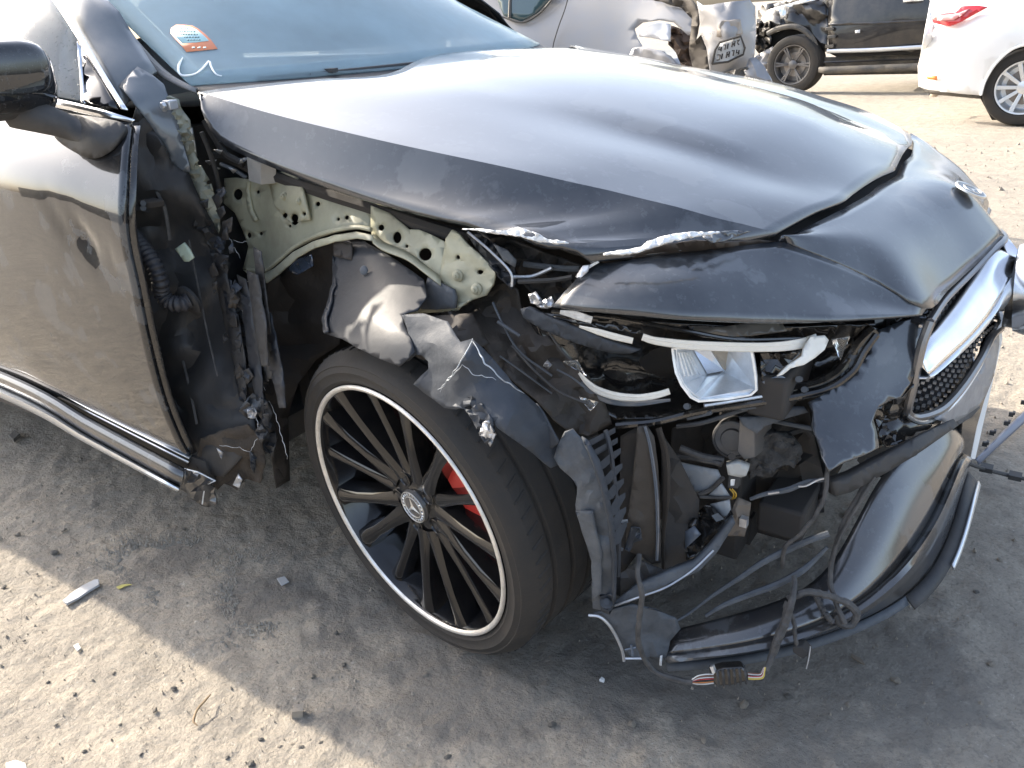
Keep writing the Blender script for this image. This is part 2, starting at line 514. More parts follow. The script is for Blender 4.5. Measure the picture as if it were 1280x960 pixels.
# nose: upper facet (up to the crease) and side facet share the crease curve
n_top = P3([(972, 301, -.53), (1030, 273, -.40), (1082, 245, -.22), (1098, 232, -.12)]) + [c_front + Vector((.012, 0, -.004))]
n_mid = [at(1040, 320, y=-.46), at(1090, 300, y=-.36), at(1140, 275, y=-.2), Vector((at(1213, 240, y=0)))]
n_crease = P3([(985, 305, -.495), (1075, 342, -.455), (1160, 386, -.415), (1205, 345, -.21), (1240, 312, -.085)]) + [at(1257, 296, y=0)]
cr_a = P3([(985, 305, -.525), (1040, 326, -.49), (1100, 354, -.445), (1158, 386, -.418)])
gr_top = P3([(1158, 386, -.418), (1185, 363, -.29), (1215, 335, -.17), (1240, 312, -.08), (1257, 296, .0)])
up = loft_grid([n_top, [n_top[0].lerp(cr_a[0], .5)] + n_mid, cr_a[:1] + gr_top], 26, 12)
# widen the lower rim to run along the crease first
edge = crom(cr_a[:-1] + gr_top, 26)
topc = crom(n_top, 26); midc = np.array([(topc[i] * .5 + edge[i] * .5) for i in range(26)])
fwd = np.linspace(0, 1, 26)
midc[:, 2] += .012 + .022 * fwd; midc[:, 0] += .012 * fwd
up = np.array([crom([topc[i], midc[i], edge[i]], 12) for i in range(26)])
side_top = P3([(737, 331, -.742), (800, 322, -.70), (850, 316, -.655), (920, 308, -.59), (972, 302, -.53)]) + cr_a
side_bot = P3([(690, 384, -.785), (760, 391, -.79), (850, 398, -.76), (930, 402, -.695), (1000, 402, -.625), (1080, 398, -.54), (1153, 393, -.435)])
sd = loft_grid([side_top, P3([(712, 358, -.772), (800, 357, -.755), (880, 357, -.70), (980, 358, -.595), (1070, 373, -.50), (1155, 390, -.428)]), side_bot], 30, 10)
mb = MB(); mb.grid(up); mb.grid(sd)
upl = up * np.array([1, -1, 1]); mb.grid(upl[::-1])
sdl = sd * np.array([1, -1, 1]); mb.grid(sdl[::-1])
def weld(o, d=.0012):
    bm = bmesh.new(); bm.from_mesh(o.data); bmesh.ops.remove_doubles(bm, verts=bm.verts, dist=d); bm.normal_update(); bm.to_mesh(o.data); bm.free()
    o.data.polygons.foreach_set('use_smooth', [True] * len(o.data.polygons))
nose = mb.build('bumper_cover', PAINTF, CAR, angle=28)
bm = bmesh.new(); bm.from_mesh(nose.data); bmesh.ops.remove_doubles(bm, verts=bm.verts, dist=.0015); bmesh.ops.recalc_face_normals(bm, faces=bm.faces); bm.to_mesh(nose.data); bm.free()
nose.data.polygons.foreach_set('use_smooth', [True] * len(nose.data.polygons)); nose.data.set_sharp_from_angle(angle=math.radians(20))
m_ = nose.modifiers.new('solid', 'SOLIDIFY'); m_.thickness = .004; m_.offset = -1

# cheek between headlight and grille, torn on its left
panel('bumper_cheek', [(1153, 394, -0.384), (1125, 402, -0.407), (1097, 413, -0.437), (1087, 428, -0.458), (1086, 442, -0.469), (1062, 474, -0.507), (1035, 490, -0.534), (1010, 503, -0.565), (1016, 515, -0.570), (1014, 533, -0.580), (1022, 552, -0.615), (1027, 572, -0.634), (1036, 590, -0.651), (1056, 578, -0.626), (1078, 570, -0.598), (1098, 560, -0.569), (1096, 545, -0.542), (1091, 525, -0.499), (1096, 510, -0.483), (1113, 500, -0.463), (1126, 497, -0.452), (1138, 478, -0.429), (1146, 458, -0.416), (1152, 425, -0.397), (1162, 398, -0.384)],
      PAINTF, CAR, inner=[(1090, 480, -.50), (1060, 540, -.580), (1120, 440, -.438)], res=10, jag=.5, thick=.004, seed=3, reg=3.0, angle=60)
panel('cheek_fold', [(1091, 512, -.47), (1105, 500, -.455), (1128, 496, -.442), (1142, 480, -.425), (1137, 505, -.42), (1134, 520, -.42), (1120, 545, -.43), (1098, 562, -.44), (1093, 545, -.45), (1089, 525, -.46)],
      GLOSSBLK, CAR, res=8, amp=.02, fold=18, thick=.003, seed=4)

# front lip under the intake: top, ledge and bottom lines round to the other side
lip_t = P3([(834, 789, -.706), (920, 768, -.652), (1000, 743, -.572), (1040, 712, -.512), (1075, 640, -.448), (1112, 579, -.392), (1150, 553, -.285), (1192, 530, -.175), (1206, 540, -.06)])
lip_m = P3([(829, 818, -.74), (920, 806, -.70), (1000, 787, -.63), (1062, 762, -.555), (1095, 738, -.50), (1130, 700, -.45), (1168, 640, -.34), (1195, 575, -.22), (1207, 565, -.08)])
lip_b = P3([(832, 828, -.735), (920, 822, -.675), (1000, 805, -.605), (1070, 780, -.54), (1110, 762, -.49), (1142, 740, -.43), (1180, 690, -.31), (1202, 615, -.19), (1210, 590, -.05)])
bul = [at(900, 790, y=-.715)]
lip_t, lip_m, lip_b = smooth3(lip_t, 40, 12), smooth3(lip_m, 40, 12), smooth3(lip_b, 40, 12)
mid = [a.lerp(b, .5) + Vector((.005, -.005, .003)) for a, b in zip(lip_t, lip_m)]
Gt = loft_grid([lip_t, mid, lip_m], 40, 9)
Gb = loft_grid([lip_m, [p + Vector((.014, -.008, -.006)) for p in lip_m], [a.lerp(b, .6) + Vector((.006, -.004, 0)) for a, b in zip(lip_m, lip_b)], lip_b], 40, 9)
mb = MB(); mb.grid(Gt); mb.grid(Gb)
Gm = np.array([Gt[-1], Gt[-1] * np.array([1, -1, 1])]); 
mb.grid((Gt * np.array([1, -1, 1]))[::-1]); mb.grid((Gb * np.array([1, -1, 1]))[::-1])
mb.build('front_lip', STAIN, CAR, thick=.004, off=-1, angle=30)
loft('lip_blade', [lip_b[20:], [p + Vector((.02, -.012, -.012)) for p in lip_b[20:]]], 24, 3, PLASTIC, CAR, thick=.004)
loft('chrome_edge', [[p + Vector((.021, -.013, -.008)) for p in lip_b[26:]], [p + Vector((.026, -.017, -.016)) for p in lip_b[26:]]], 22, 3, SATIN, CAR, thick=.004)
loft('lip_blade', [lip_b[:21], [p + Vector((.008, -.008, -.010)) for p in lip_b[:21]]], 24, 3, PLASTIC_GREY, CAR, thick=.004)

# windshield, cowl, A pillars, roof
ws_b = P3([(247, 112, -.66), (330, 106, -.48)]) + [Vector((-.50, -.2, 1.062)), Vector((-.47, 0, 1.064)), Vector((-.50, .2, 1.062)), Vector((-.53, .45, 1.058))] + [at(690, 66, y=.62)]
ws_b = [Vector((-.575, -.665, 1.072)), Vector((-.50, -.45, 1.066)), Vector((-.455, -.2, 1.062)), Vector((-.44, 0, 1.062)), Vector((-.455, .2, 1.062)), Vector((-.50, .45, 1.066)), Vector((-.575, .665, 1.072))]
ws_t = [Vector((-1.20, -.545, 1.385)), Vector((-1.13, -.36, 1.405)), Vector((-1.09, 0, 1.415)), Vector((-1.13, .36, 1.405)), Vector((-1.20, .545, 1.385))]

from mathutils.bvhtree import BVHTree
def glassmat(name, tint, dustw, dcol, spd):
    m = bpy.data.materials.new(name); m.use_nodes = True
    N = m.node_tree.nodes; L = m.node_tree.links; b = N['Principled BSDF']
    b.inputs['Base Color'].default_value = (*tint, 1); b.inputs['Roughness'].default_value = .02
    b.inputs['Transmission Weight'].default_value = 1; b.inputs['IOR'].default_value = 1.45
    df = N.new('ShaderNodeBsdfDiffuse'); df.inputs[0].default_value = (*dcol, 1)
    tr = N.new('ShaderNodeBsdfTranslucent'); tr.inputs[0].default_value = (*dcol, 1)
    a = N.new('ShaderNodeMixShader'); a.inputs[0].default_value = .55
    L.new(df.outputs[0], a.inputs[1]); L.new(tr.outputs[0], a.inputs[2])
    tc = N.new('ShaderNodeTexCoord'); n = N.new('ShaderNodeTexNoise'); n.inputs['Scale'].default_value = 4; n.inputs['Detail'].default_value = 7
    n2 = N.new('ShaderNodeTexNoise'); n2.inputs['Scale'].default_value = 150; n2.inputs['Detail'].default_value = 2
    L.new(tc.outputs['Object'], n.inputs[0]); L.new(tc.outputs['Object'], n2.inputs[0])
    r = N.new('ShaderNodeMapRange'); r.inputs[1].default_value = .3; r.inputs[2].default_value = .75; r.inputs[3].default_value = dustw * .75; r.inputs[4].default_value = dustw * 1.3
    L.new(n.outputs['Fac'], r.inputs[0])
    r2 = N.new('ShaderNodeMapRange'); r2.inputs[1].default_value = .62; r2.inputs[2].default_value = .72; r2.inputs[3].default_value = 0; r2.inputs[4].default_value = spd
    L.new(n2.outputs['Fac'], r2.inputs[0])
    ad = N.new('ShaderNodeMath'); ad.operation = 'SUBTRACT'; ad.use_clamp = True; L.new(r.outputs[0], ad.inputs[0]); L.new(r2.outputs[0], ad.inputs[1])
    x = N.new('ShaderNodeMixShader'); L.new(ad.outputs[0], x.inputs[0]); L.new(b.outputs[0], x.inputs[1]); L.new(a.outputs[0], x.inputs[2])
    L.new(x.outputs[0], N['Material Output'].inputs['Surface'])
    return m
WGLASS = glassmat('dusty windshield glass', (.7, .82, .86), .66, (.60, .74, .80), .0)
SGLASS = glassmat('dusty side glass', (.7, .72, .72), .42, (.72, .72, .70), .35)
CABIN = mat('dark cabin trim', (.03, .03, .032), rough=.7, dust=.3, dscale=5)
SLATE = mat('grey painted pillar metal', (.10, .115, .13), rough=.3, coat=.6, coat_rough=.08, dust=.25, dscale=12, dcol=(.24, .24, .23))
SEAL = mat('grey rubber seal', (.11, .115, .12), rough=.65, dust=.4, dscale=60, dcol=(.3, .3, .29), bump=.0008, bscale=180)

wsm = [a.lerp(b, .5) + Vector((.03, 0, .03)) * max(0, 1 - (a.lerp(b, .5).y / .605) ** 2) for a, b in zip(crom(ws_b, 15), crom(ws_t, 15)) for a, b in [(Vector(a), Vector(b))]]
ws = loft('windshield', [ws_b, wsm, ws_t], 26, 14, WGLASS, CAR, thick=.005)
# roof, rear window, rear deck and quarter panels of the body
def R3(*p): return [Vector(q) for q in p]
roof = [R3((-1.2, -.56, 1.38), (-1.8, -.575, 1.405), (-2.5, -.53, 1.35), (-3.1, -.49, 1.20)),
        R3((-1.13, -.36, 1.405), (-1.8, -.38, 1.435), (-2.5, -.35, 1.385), (-3.0, -.33, 1.25)),
        R3((-1.09, 0, 1.415), (-1.8, 0, 1.445), (-2.5, 0, 1.40), (-2.95, 0, 1.27)),
        R3((-1.13, .36, 1.405), (-1.8, .38, 1.435), (-2.5, .35, 1.385), (-3.0, .33, 1.25)),
        R3((-1.2, .56, 1.38), (-1.8, .575, 1.405), (-2.5, .53, 1.35), (-3.1, .49, 1.20))]
loft('roof', roof, 20, 15, PAINT, CAR, thick=.01)
DARKGL = mat('opaque dark glass', (.012, .013, .014), rough=.06, coat=.4)  # made opaque to keep sun and sky from passing through the cabin
loft('rear_window', [[r[-1] + Vector((0, 0, 0)) for r in roof], R3((-3.62, -.60, .99), (-3.66, -.3, 1.0), (-3.67, 0, 1.0), (-3.66, .3, 1.0), (-3.62, .60, .99))], 12, 6, DARKGL, CAR, thick=.005)
loft('trunk_lid', [R3((-3.62, -.68, .985), (-3.66, -.3, 1.0), (-3.67, 0, 1.0), (-3.66, .3, 1.0), (-3.62, .68, .985)), R3((-3.98, -.66, .95), (-4.06, -.3, .975), (-4.08, 0, .98), (-4.06, .3, .975), (-3.98, .66, .95)), R3((-4.06, -.66, .62), (-4.14, -.3, .62), (-4.16, 0, .62), (-4.14, .3, .62), (-4.06, .66, .62))], 14, 12, PAINT, CAR, thick=.01, lin=True)
loft('rear_bumper', [R3((-3.4, -.93, .62), (-3.95, -.82, .62), (-4.18, 0, .62), (-3.95, .82, .62), (-3.4, .93, .62)), R3((-3.4, -.945, .45), (-4.0, -.84, .45), (-4.24, 0, .45), (-4.0, .84, .45), (-3.4, .945, .45)), R3((-3.4, -.92, .22), (-3.9, -.80, .22), (-4.12, 0, .22), (-3.9, .80, .22), (-3.4, .92, .22))], 20, 10, PAINT, CAR, thick=.006)
# A pillar outer strip, from the roof down to the hinge pillar
pil_out = [at(64, -8, y=-.70), at(101, 50, y=-.752), at(136, 105, y=-.785), at(154, 138, y=-.79)]
pil_in = [at(133, 0, y=-.668), at(165, 42, y=-.676), at(186, 75, y=-.69), at(196, 90, y=-.695)]
pil_out = [Vector((-1.7, -.60, 1.37)), Vector((-1.25, -.63, 1.33))] + pil_out
pil_in = [Vector((-1.7, -.57, 1.40)), Vector((-1.22, -.575, 1.375))] + pil_in
loft('pillar_trim', [pil_out, [(a + b) / 2 + Vector((.004, -.006, .008)) for a, b in zip(pil_out, pil_in)], pil_in], 30, 7, SLATE, CAR, thick=.006)
loft('roof_rail', [R3((-1.7, -.60, 1.37), (-2.5, -.57, 1.30), (-3.1, -.54, 1.17), (-3.6, -.66, .99)), R3((-1.7, -.57, 1.40), (-2.5, -.53, 1.352), (-3.1, -.49, 1.2), (-3.6, -.62, .995))], 20, 3, PAINT, CAR, thick=.006)
seal = [Vector((-1.22, -.565, 1.38)), at(116, -4, y=-.664), at(146, 34, y=-.672), at(172, 66, y=-.68), at(196, 91, y=-.685), at(220, 106, y=-.69), at(246, 117, y=-.69)]
seal2 = [Vector((-1.21, -.55, 1.385)), at(124, -6, y=-.655), at(157, 34, y=-.66), at(184, 66, y=-.663), at(208, 90, y=-.666), at(228, 103, y=-.668), at(247, 113, y=-.67)]
loft('windshield_seal', [seal, [(a + b) / 2 + Vector((0, -.003, .006)) for a, b in zip(seal, seal2)], seal2], 30, 5, SEAL, CAR, thick=.005)
# cowl, wiper, dashboard, seats seen through the glass
cow = [[Vector(p) + Vector((.0, 0, -.004)) for p in crom(ws_b, 12)], [Vector(p) + Vector((.075, 0, -.035)) for p in crom(ws_b, 12)], [Vector(p) + Vector((.13, 0, -.08)) for p in crom(ws_b, 12)]]
loft('cowl', cow, 24, 6, PLASTIC, CAR, thick=.006)
wip = [at(300, 104, y=-.50) , Vector((-.50, -.40, 1.078)), Vector((-.48, -.25, 1.078)), Vector((-.455, -.05, 1.076)), Vector((-.465, .2, 1.076))]
wr = MB(); wr.tube([Vector((-.535, -.53, 1.071)), Vector((-.478, -.3, 1.070)), Vector((-.447, -.05, 1.069)), Vector((-.452, .15, 1.069))], .0042, 6)
wr.box((-.49, -.36, 1.074), (.03, .02, .008)); wr.build('wiper', PLASTIC, CAR)
loft('dashboard', [R3((-.64, -.62, 1.03), (-.53, 0, 1.02), (-.64, .62, 1.03)), R3((-.95, -.66, 1.02), (-.9, 0, 1.045), (-.95, .66, 1.02)), R3((-1.15, -.66, .93), (-1.12, 0, .95), (-1.15, .66, .93)), R3((-1.1, -.66, .6), (-1.08, 0, .6), (-1.1, .66, .6))], 12, 12, CABIN, CAR, thick=.01)
SEAT = mat('grey seat leather', (.16, .16, .165), rough=.5)
for ys in (-.36, .36):
    mb = MB(); mb.box((-1.62, ys, .58), (.5, .46, .16)); mb.box((-1.93, ys, .88), (.14, .46, .58), Matrix.Rotation(math.radians(-18), 3, 'Y')); mb.box((-2.03, ys, 1.22), (.09, .25, .16), Matrix.Rotation(math.radians(-12), 3, 'Y'))
    mb.build('seat', SEAT, CAR, bevel=.04)
mb = MB(); mb.box((-1.8, 0, .30), (2.6, 1.76, .06)); mb.box((-.72, 0, .60), (.05, 1.40, .76)); mb.box((-2.85, 0, .62), (.12, 1.4, .7)); mb.build('cabin_floor', CABIN, CAR)

# ---- right front door and the flank behind it
XR = -1.72
dz = [  # front point, point at the picture's left edge, rear point
    [at(167, 158, y=-.835), at(0, 143, y=-.862), Vector((XR, -.865, 1.052))],
    [at(164, 190, y=-.872), at(0, 176, y=-.893), Vector((XR, -.90, 1.00))],
    [at(162, 235, y=-.905), at(0, 206, y=-.918), Vector((XR, -.925, .93))],
    [at(161, 272, y=-.922), at(0, 236, y=-.932), Vector((XR, -.938, .86))],
    [at(165, 310, y=-.928), at(0, 285, y=-.938), Vector((XR, -.943, .78))],
    [at(176, 360, y=-.932), at(0, 340, y=-.941), Vector((XR, -.945, .66))],
    [at(188, 420, y=-.930), at(0, 388, y=-.938), Vector((XR, -.942, .54))],
    [at(208, 497, y=-.921), at(0, 430, y=-.926), Vector((XR, -.93, .43))],
    [at(228, 548, y=-.908), at(0, 452, y=-.912), Vector((XR, -.914, .37))],
    [at(239, 568, y=-.900), at(0, 462, y=-.902), Vector((XR, -.905, .345))]]
dent_c = at(112, 300, y=-.93); dent_f = at(150, 330, y=-.93)
def dents(G):
    for i in range(G.shape[0]):
        for j in range(G.shape[1]):
            p = G[i, j]
            q = ((p[0] - dent_c.x) / .085) ** 2 + ((p[2] - dent_c.z + (p[0] - dent_c.x) * .45) / .040) ** 2
            d = .0085 * math.exp(-q) * (1 + .35 * math.sin((p[0] - dent_c.x) * 90 + p[2] * 40))
            q2 = ((p[0] - dent_f.x) / .03) ** 2 + ((p[2] - dent_f.z) / .02) ** 2
            d += .004 * math.exp(-q2) * math.sin(p[0] * 200)
            d += .0016 * noise.noise(Vector((p[0] * 3.1, p[2] * 4.2, 3))) + .0007 * noise.noise(Vector((p[0] * 9, p[2] * 11, 5)))
            G[i, j, 1] = p[1] + d
    return G
rows_d = [[crom([a, b, c], 70)[k] for k in range(70)] for a, b, c in dz]
door = loft('door', rows_d, 70, 72, PAINTD, CAR, warp=dents, thick=.010, off=-1, angle=30)
door['label'] = 'right front door with a scraped dent near its front edge'
bvd = BVHTree.FromPolygons([v.co.copy() for v in door.data.vertices], [tuple(p.vertices) for p in door.data.polygons])
def ondoor(px, py, lift=.0015):
    d = Vector(ROT @ np.array([(px - 640) / FPX, -(py - 480) / FPX, -1.0])).normalized()
    h = bvd.ray_cast(Vector(CAM), d)
    return h[0] - d * lift if h[0] else at(px, py, y=-.93)
for pts, r in [([(97, 312), (104, 310), (111, 311), (118, 309)], .0022), ([(110, 315), (122, 314), (136, 316), (139, 322), (142, 330)], .0011), ([(70, 260), (90, 268), (120, 276), (140, 280)], .0009), ([(62, 270), (66, 285), (78, 300), (96, 310)], .0009), ([(80, 290), (90, 296), (104, 304)], .0008), ([(138, 322), (146, 336), (150, 345)], .0009), ([(84, 274), (96, 284), (108, 296)], .0007)]:
    rs = random.Random(int(pts[0][0])); C = crom([(a, b, 0) for a, b in pts], len(pts) * 6); mb = MB()
    mb.tube([ondoor(c[0] + rs.uniform(-.6, .6), c[1] + rs.uniform(-.6, .6)) for c in C], [r * .2] + [r * rs.uniform(.4, 1) for _ in range(8)] + [r * .1], 5); mb.build('scratch', WHITE_TORN if r > .001 else PLASTIC_GREY, door)
# inner edge face of the door
ed = [r[0] for r in dz]
loft('door_edge', [ed, [p + Vector((.001, .012, 0)) for p in ed], [p + Vector((-.03, .03, 0)) for p in ed]], 30, 5, GLOSSBLK, CAR, thick=.003)
# rear door and quarter panel (behind the frame's edge)
rz_ = [(.865, 1.052), (.90, 1.0), (.925, .93), (.938, .86), (.943, .78), (.945, .66), (.942, .54), (.93, .43), (.914, .37), (.905, .345)]
loft('rear_door', [R3((XR - .006, -y, z), (-2.1, -y, z + .004), (-2.55, -y + .005, z + .006)) for y, z in rz_], 10, 30, PAINTD, CAR, thick=.01, off=-1)
q_rows = []
for y, z in rz_[:7]:
    q_rows.append(R3((-2.556, -y + .005, z + .006), (-2.95, -y - .012 if z < .97 else -y + .01, z + .004), (-3.4, -y + .03, z - .01), (-3.9, -y + .16, z - .02)))
loft('rear_quarter', q_rows, 16, 20, PAINTD, CAR, thick=.01, off=-1)
loft('rear_quarter', [R3((-2.56, -.93, .54), (-2.62, -.93, .50), (-2.66, -.92, .36)), R3((-2.56, -.92, .36), (-2.58, -.915, .34), (-2.60, -.91, .33))], 8, 4, PAINTD, CAR, thick=.01)
# left flank, mirrored and plain: it is hidden from here but casts and closes the car
loft('left_flank', [R3((.30, y - .10, min(z, .9) - .06 if z > .6 else z), (0, y - .015, min(z, .95) - .03 if z > .6 else z), (-.55, y, z - (.02 if z > .95 else 0)), (-1.7, y, z), (-2.9, y + .01, z), (-3.9, y - .16, z - .02)) for y, z in rz_], 40, 20, PAINTD, CAR, thick=.01)

# belt trim, window frame, glass
def strip(name, A, B, matl, n=24, bul=.004, th=.003, **k):
    mid = [(Vector(a) + Vector(b)) / 2 + Vector((0, -bul, bul * .4)) for a, b in zip(crom(A, n), crom(B, n))]
    return loft(name, [A, mid, B], n, 5, matl, CAR, thick=th, **k)
strip('chrome_belt_trim', [at(169, 150, y=-.838), at(120, 135, y=-.846), at(58, 121, y=-.855), at(0, 108, y=-.862), Vector((XR, -.862, 1.085)), Vector((-2.5, -.85, 1.09))],
      [at(166, 158, y=-.838), at(120, 146, y=-.848), at(58, 133, y=-.857), at(0, 124, y=-.865), Vector((XR, -.866, 1.06)), Vector((-2.5, -.855, 1.06))], CHROME)
strip('chrome_window_frame', [at(62, -6, y=-.735), at(98, 50, y=-.775), at(128, 98, y=-.805), at(152, 137, y=-.828)],
      [at(76, -6, y=-.732), at(107, 50, y=-.773), at(135, 98, y=-.803), at(160, 138, y=-.826)], CHROME)
strip('window_post', [at(97, 52, y=-.778), at(100, 90, y=-.80), at(102, 128, y=-.84)], [at(101, 58, y=-.777), at(104, 92, y=-.80), at(107, 130, y=-.84)], CHROME, bul=.002)
panel('quarter_glass', [(103, 62, -.775), (128, 100, -.803), (148, 137, -.828), (106, 128, -.84), (102, 95, -.80)], mat('dark quarter glass', (.006, .006, .007), rough=.06, coat=.3), CAR, res=14, thick=.003)
gl = [[at(101, 126, y=-.828), at(60, 118, y=-.842), at(0, 105, y=-.858), Vector((XR, -.855, 1.07)), Vector((-2.5, -.84, 1.075))],
      [at(98, 80, y=-.78), at(55, 62, y=-.79), at(0, 50, y=-.80), Vector((XR, -.76, 1.22)), Vector((-2.5, -.73, 1.2))],
      [at(96, 48, y=-.755), at(66, 0, y=-.72), Vector((-1.15, -.65, 1.31)), Vector((XR, -.61, 1.36)), Vector((-2.5, -.58, 1.29))]]
loft('side_window', [[Vector((p.x, -p.y, p.z)) for p in r] for r in gl], 26, 10, DARKGL, CAR, thick=.004)
loft('side_window', gl, 26, 10, SGLASS, CAR, thick=.004)

# door mirror: shell, dark lower cap, glass bezel, arm
def ellip(c, s, n=18, m=12, e=.55):
    G = np.zeros((m, n, 3)); sg = lambda v, p: math.copysign(abs(v) ** p, v)
    for i in range(m):
        a = -math.pi / 2 + math.pi * i / (m - 1)
        for j in range(n):
            t = 2 * math.pi * j / n
            G[i, j] = (c[0] + s[0] * sg(math.cos(a), e) * sg(math.cos(t), e), c[1] + s[1] * sg(math.cos(a), e) * sg(math.sin(t), e), c[2] + s[2] * sg(math.sin(a), e))
    return G
mc = at(-4, 97, y=-.97)
mo = MB().grid(ellip(mc, (.055, .092, .062)), closed=True).build('mirror', PAINTD, CAR, angle=60)
mb = MB(); mb.grid(ellip((mc.x - .02, mc.y + .012, mc.z - .012), (.052, .088, .062)), closed=True); mb.build('mirror_housing', PLASTIC, mo, angle=60)
arm = MB(); arm.tube([at(18, 140, y=-.95), at(60, 150, y=-.92), at(95, 163, y=-.89), at(122, 180, y=-.885)], [.030, .028, .022, .018], 12); arm.build('mirror_arm', PLASTIC, mo)
panel('mirror_foot', [(84, 143, -.872), (125, 150, -.868), (157, 157, -.858), (150, 176, -.875), (138, 190, -.888), (118, 197, -.897), (90, 186, -.90), (70, 168, -.90)], PLASTIC, mo, inner=[(120, 170, -.90)], res=9, thick=.012, smoothout=True)

# sill skirt below the doors
def sk(px0, py0, px1, py1, y): return [at(px1, py1, y=y), at((px0 + px1) / 2, (py0 + py1) / 2, y=y), at(px0, py0, y=y), Vector((-2.55, y, at(px0, py0, y=y).z + .01))]
E_ = 236
s1 = sk(0, 452, 240, 569, -.895); s2 = sk(0, 457, 236, 573, -.915); s3 = sk(0, 463, 231, 586, -.905)
loft('sill_seal', [s1, s2], 24, 3, SATIN, CAR, thick=.002)
loft('sill_gap', [sk(0, 454, 240, 570, -.88), sk(0, 464, 233, 585, -.885)], 24, 3, PLASTIC, CAR, thick=.004)
loft('sill_seal', [sk(0, 458, 236, 577, -.905), sk(0, 460, 235, 579, -.906)], 24, 3, SATIN, CAR, thick=.003)
t1 = sk(0, 463, 231, 586, -.912); t1b = sk(0, 466, 230, 590, -.925); t2 = sk(0, 476, 228, 603, -.934); t3 = sk(0, 484, 225, 609, -.926)
loft('side_skirt', [t1, t1b, t2, t3], 40, 12, STAIN, CAR, thick=.004, label='black side skirt torn open at its front end')
loft('skirt_blade', [sk(0, 485, 224, 610, -.93), sk(0, 490, 224, 612, -.945), sk(0, 496, 222, 614, -.935)], 40, 6, SATIN, CAR, thick=.004)
panel('skirt_end', [(231, 586, -.912), (250, 590, -.905), (269, 601, -.89), (258, 605, -.895), (269, 608, -.885), (271, 630, -.88), (262, 634, -.885), (252, 632, -.89), (226, 611, -.93), (228, 600, -.934)], STAIN, CAR, res=7, amp=.012, fold=14, thick=.003, jag=1, seed=11)
mb = MB(); mb.tube([at(231, 586, y=-.916), at(247, 590, y=-.91), at(269, 601, y=-.893), at(256, 607, y=-.897), at(253, 630, y=-.893)], .0016, 5, smooth=False)
mb.build('torn_edge', WHITE_TORN, CAR)

# ------------------------------------------------------------------ front wheel, turned and leaning
st, cb = -.186, .098
FX = Vector((math.cos(st), math.sin(st), 0)); NR = Vector((math.sin(st), -math.cos(st), 0))
UPV = Vector((0, 0, 1)) * math.cos(cb) + NR * math.sin(cb); NRW = (NR * math.cos(cb) - Vector((0, 0, 1)) * math.sin(cb))
WC = Vector((.011, -.82, .328))
def W(a, b, c): return WC + FX * a + UPV * b + NRW * c
WH = bpy.data.objects.new('wheel', None); WH.parent = CAR; COL.objects.link(WH); WH.empty_display_size = .1
WH['label'] = 'right front wheel with black spokes, turned and leaning out'
LIPM = RIMLIP
tyre_prof = [(.262, -.010), (.268, .001), (.273, .004), (.276, .0065), (.279, .0055), (.290, .0080), (.293, .0095), (.296, .0078), (.303, .005), (.305, .006), (.308, .0035), (.316, -.006), (.321, -.018)]
x = -.018
for k in range(5):
    w0 = .034 if k in (0, 4) else .036; rr_ = .3245 if k in (1, 2, 3) else .3235
    tyre_prof += [(rr_, x - .003), (rr_, x - w0)]
    x -= w0
    if k < 4: tyre_prof += [(.317, x - .001), (.317, x - .008)]; x -= .009
tyre_prof += [(.319, x - .012), (.295, x - .030), (.262, x - .02)]
MB().lathe(WC, NRW, tyre_prof, 96).build('tyre', RUBBER, WH, angle=40)
mb = MB()                                             # sipes: bars across the outer tread rows
for k in range(72):
    t = 2 * math.pi * k / 72
    for c0, c1 in ((-.020, -.048), (-.168, -.198)):
        a = W(.3238 * math.cos(t), .3238 * math.sin(t), c0); b = W(.3238 * math.cos(t + .03), .3238 * math.sin(t + .03), c1)
        mb.cyl(a, b, .0022, n=4)
mb.build('tread_ribs', RUBBER, WH); bpy.data.objects['tread_ribs']['kind'] = 'stuff'
rim = MB().lathe(WC, NRW, [(.262, -.012), (.266, -.002), (.266, .004), (.2625, .007), (.257, .004), (.2545, -.004), (.251, -.02), (.243, -.05), (.232, -.075), (.226, -.11), (.224, -.215)], 96).build('rim', RIMBLK, WH, angle=50)
MB().lathe(WC, NRW, [(.2665, .003), (.2655, .0068), (.2625, .0082), (.2575, .0055), (.2560, .002)], 128).build('rim_lip', RIMLIP, rim, angle=60)
def spoke_mesh(kind):
    mb = MB(); prof = [(.058, .0165, -.030, -.060), (.090, .0125, -.026, -.066), (.14, .0095, -.018, -.060), (.19, .0090, -.011, -.052), (.232, .0115, -.006, -.045), (.2555, .0165, -.0025, -.040)]
    if kind: prof = [(.058, .013, -.034, -.06), (.09, .010, -.030, -.066), (.14, .0080, -.026, -.060), (.19, .0078, -.020, -.052), (.232, .009, -.014, -.045), (.2555, .012, -.009, -.040)]
    G = np.zeros((len(prof), 7, 3))
    for i, (r, hw, c1, c0) in enumerate(prof):
        for j, (dx, dc) in enumerate(((-1.35, 1), (-1, .12), (-.55, 0), (0.0, -.05), (.55, 0), (1, .12), (1.35, 1))):
            G[i, j] = (dx * hw * 1.35, r, c1 + (c0 - c1) * dc)
    return G
def rot_spoke(G, t):
    c, s = math.cos(t), math.sin(t); out = np.zeros_like(G)
    for i in range(G.shape[0]):
        for j in range(G.shape[1]):
            x, r, cc = G[i, j]; out[i, j] = W(r * c - x * s, r * s + x * c, cc)
    return out
for k in range(15):
    MB().grid(rot_spoke(spoke_mesh(k % 3 == 1), math.radians(24 * k + 4))).build('spoke', RIMBLK, WH, angle=30)
hub = MB()
prof = [(.001, -.026), (.034, -.026), (.036, -.030), (.056, -.034), (.070, -.031), (.080, -.036), (.086, -.06), (.06, -.12)]
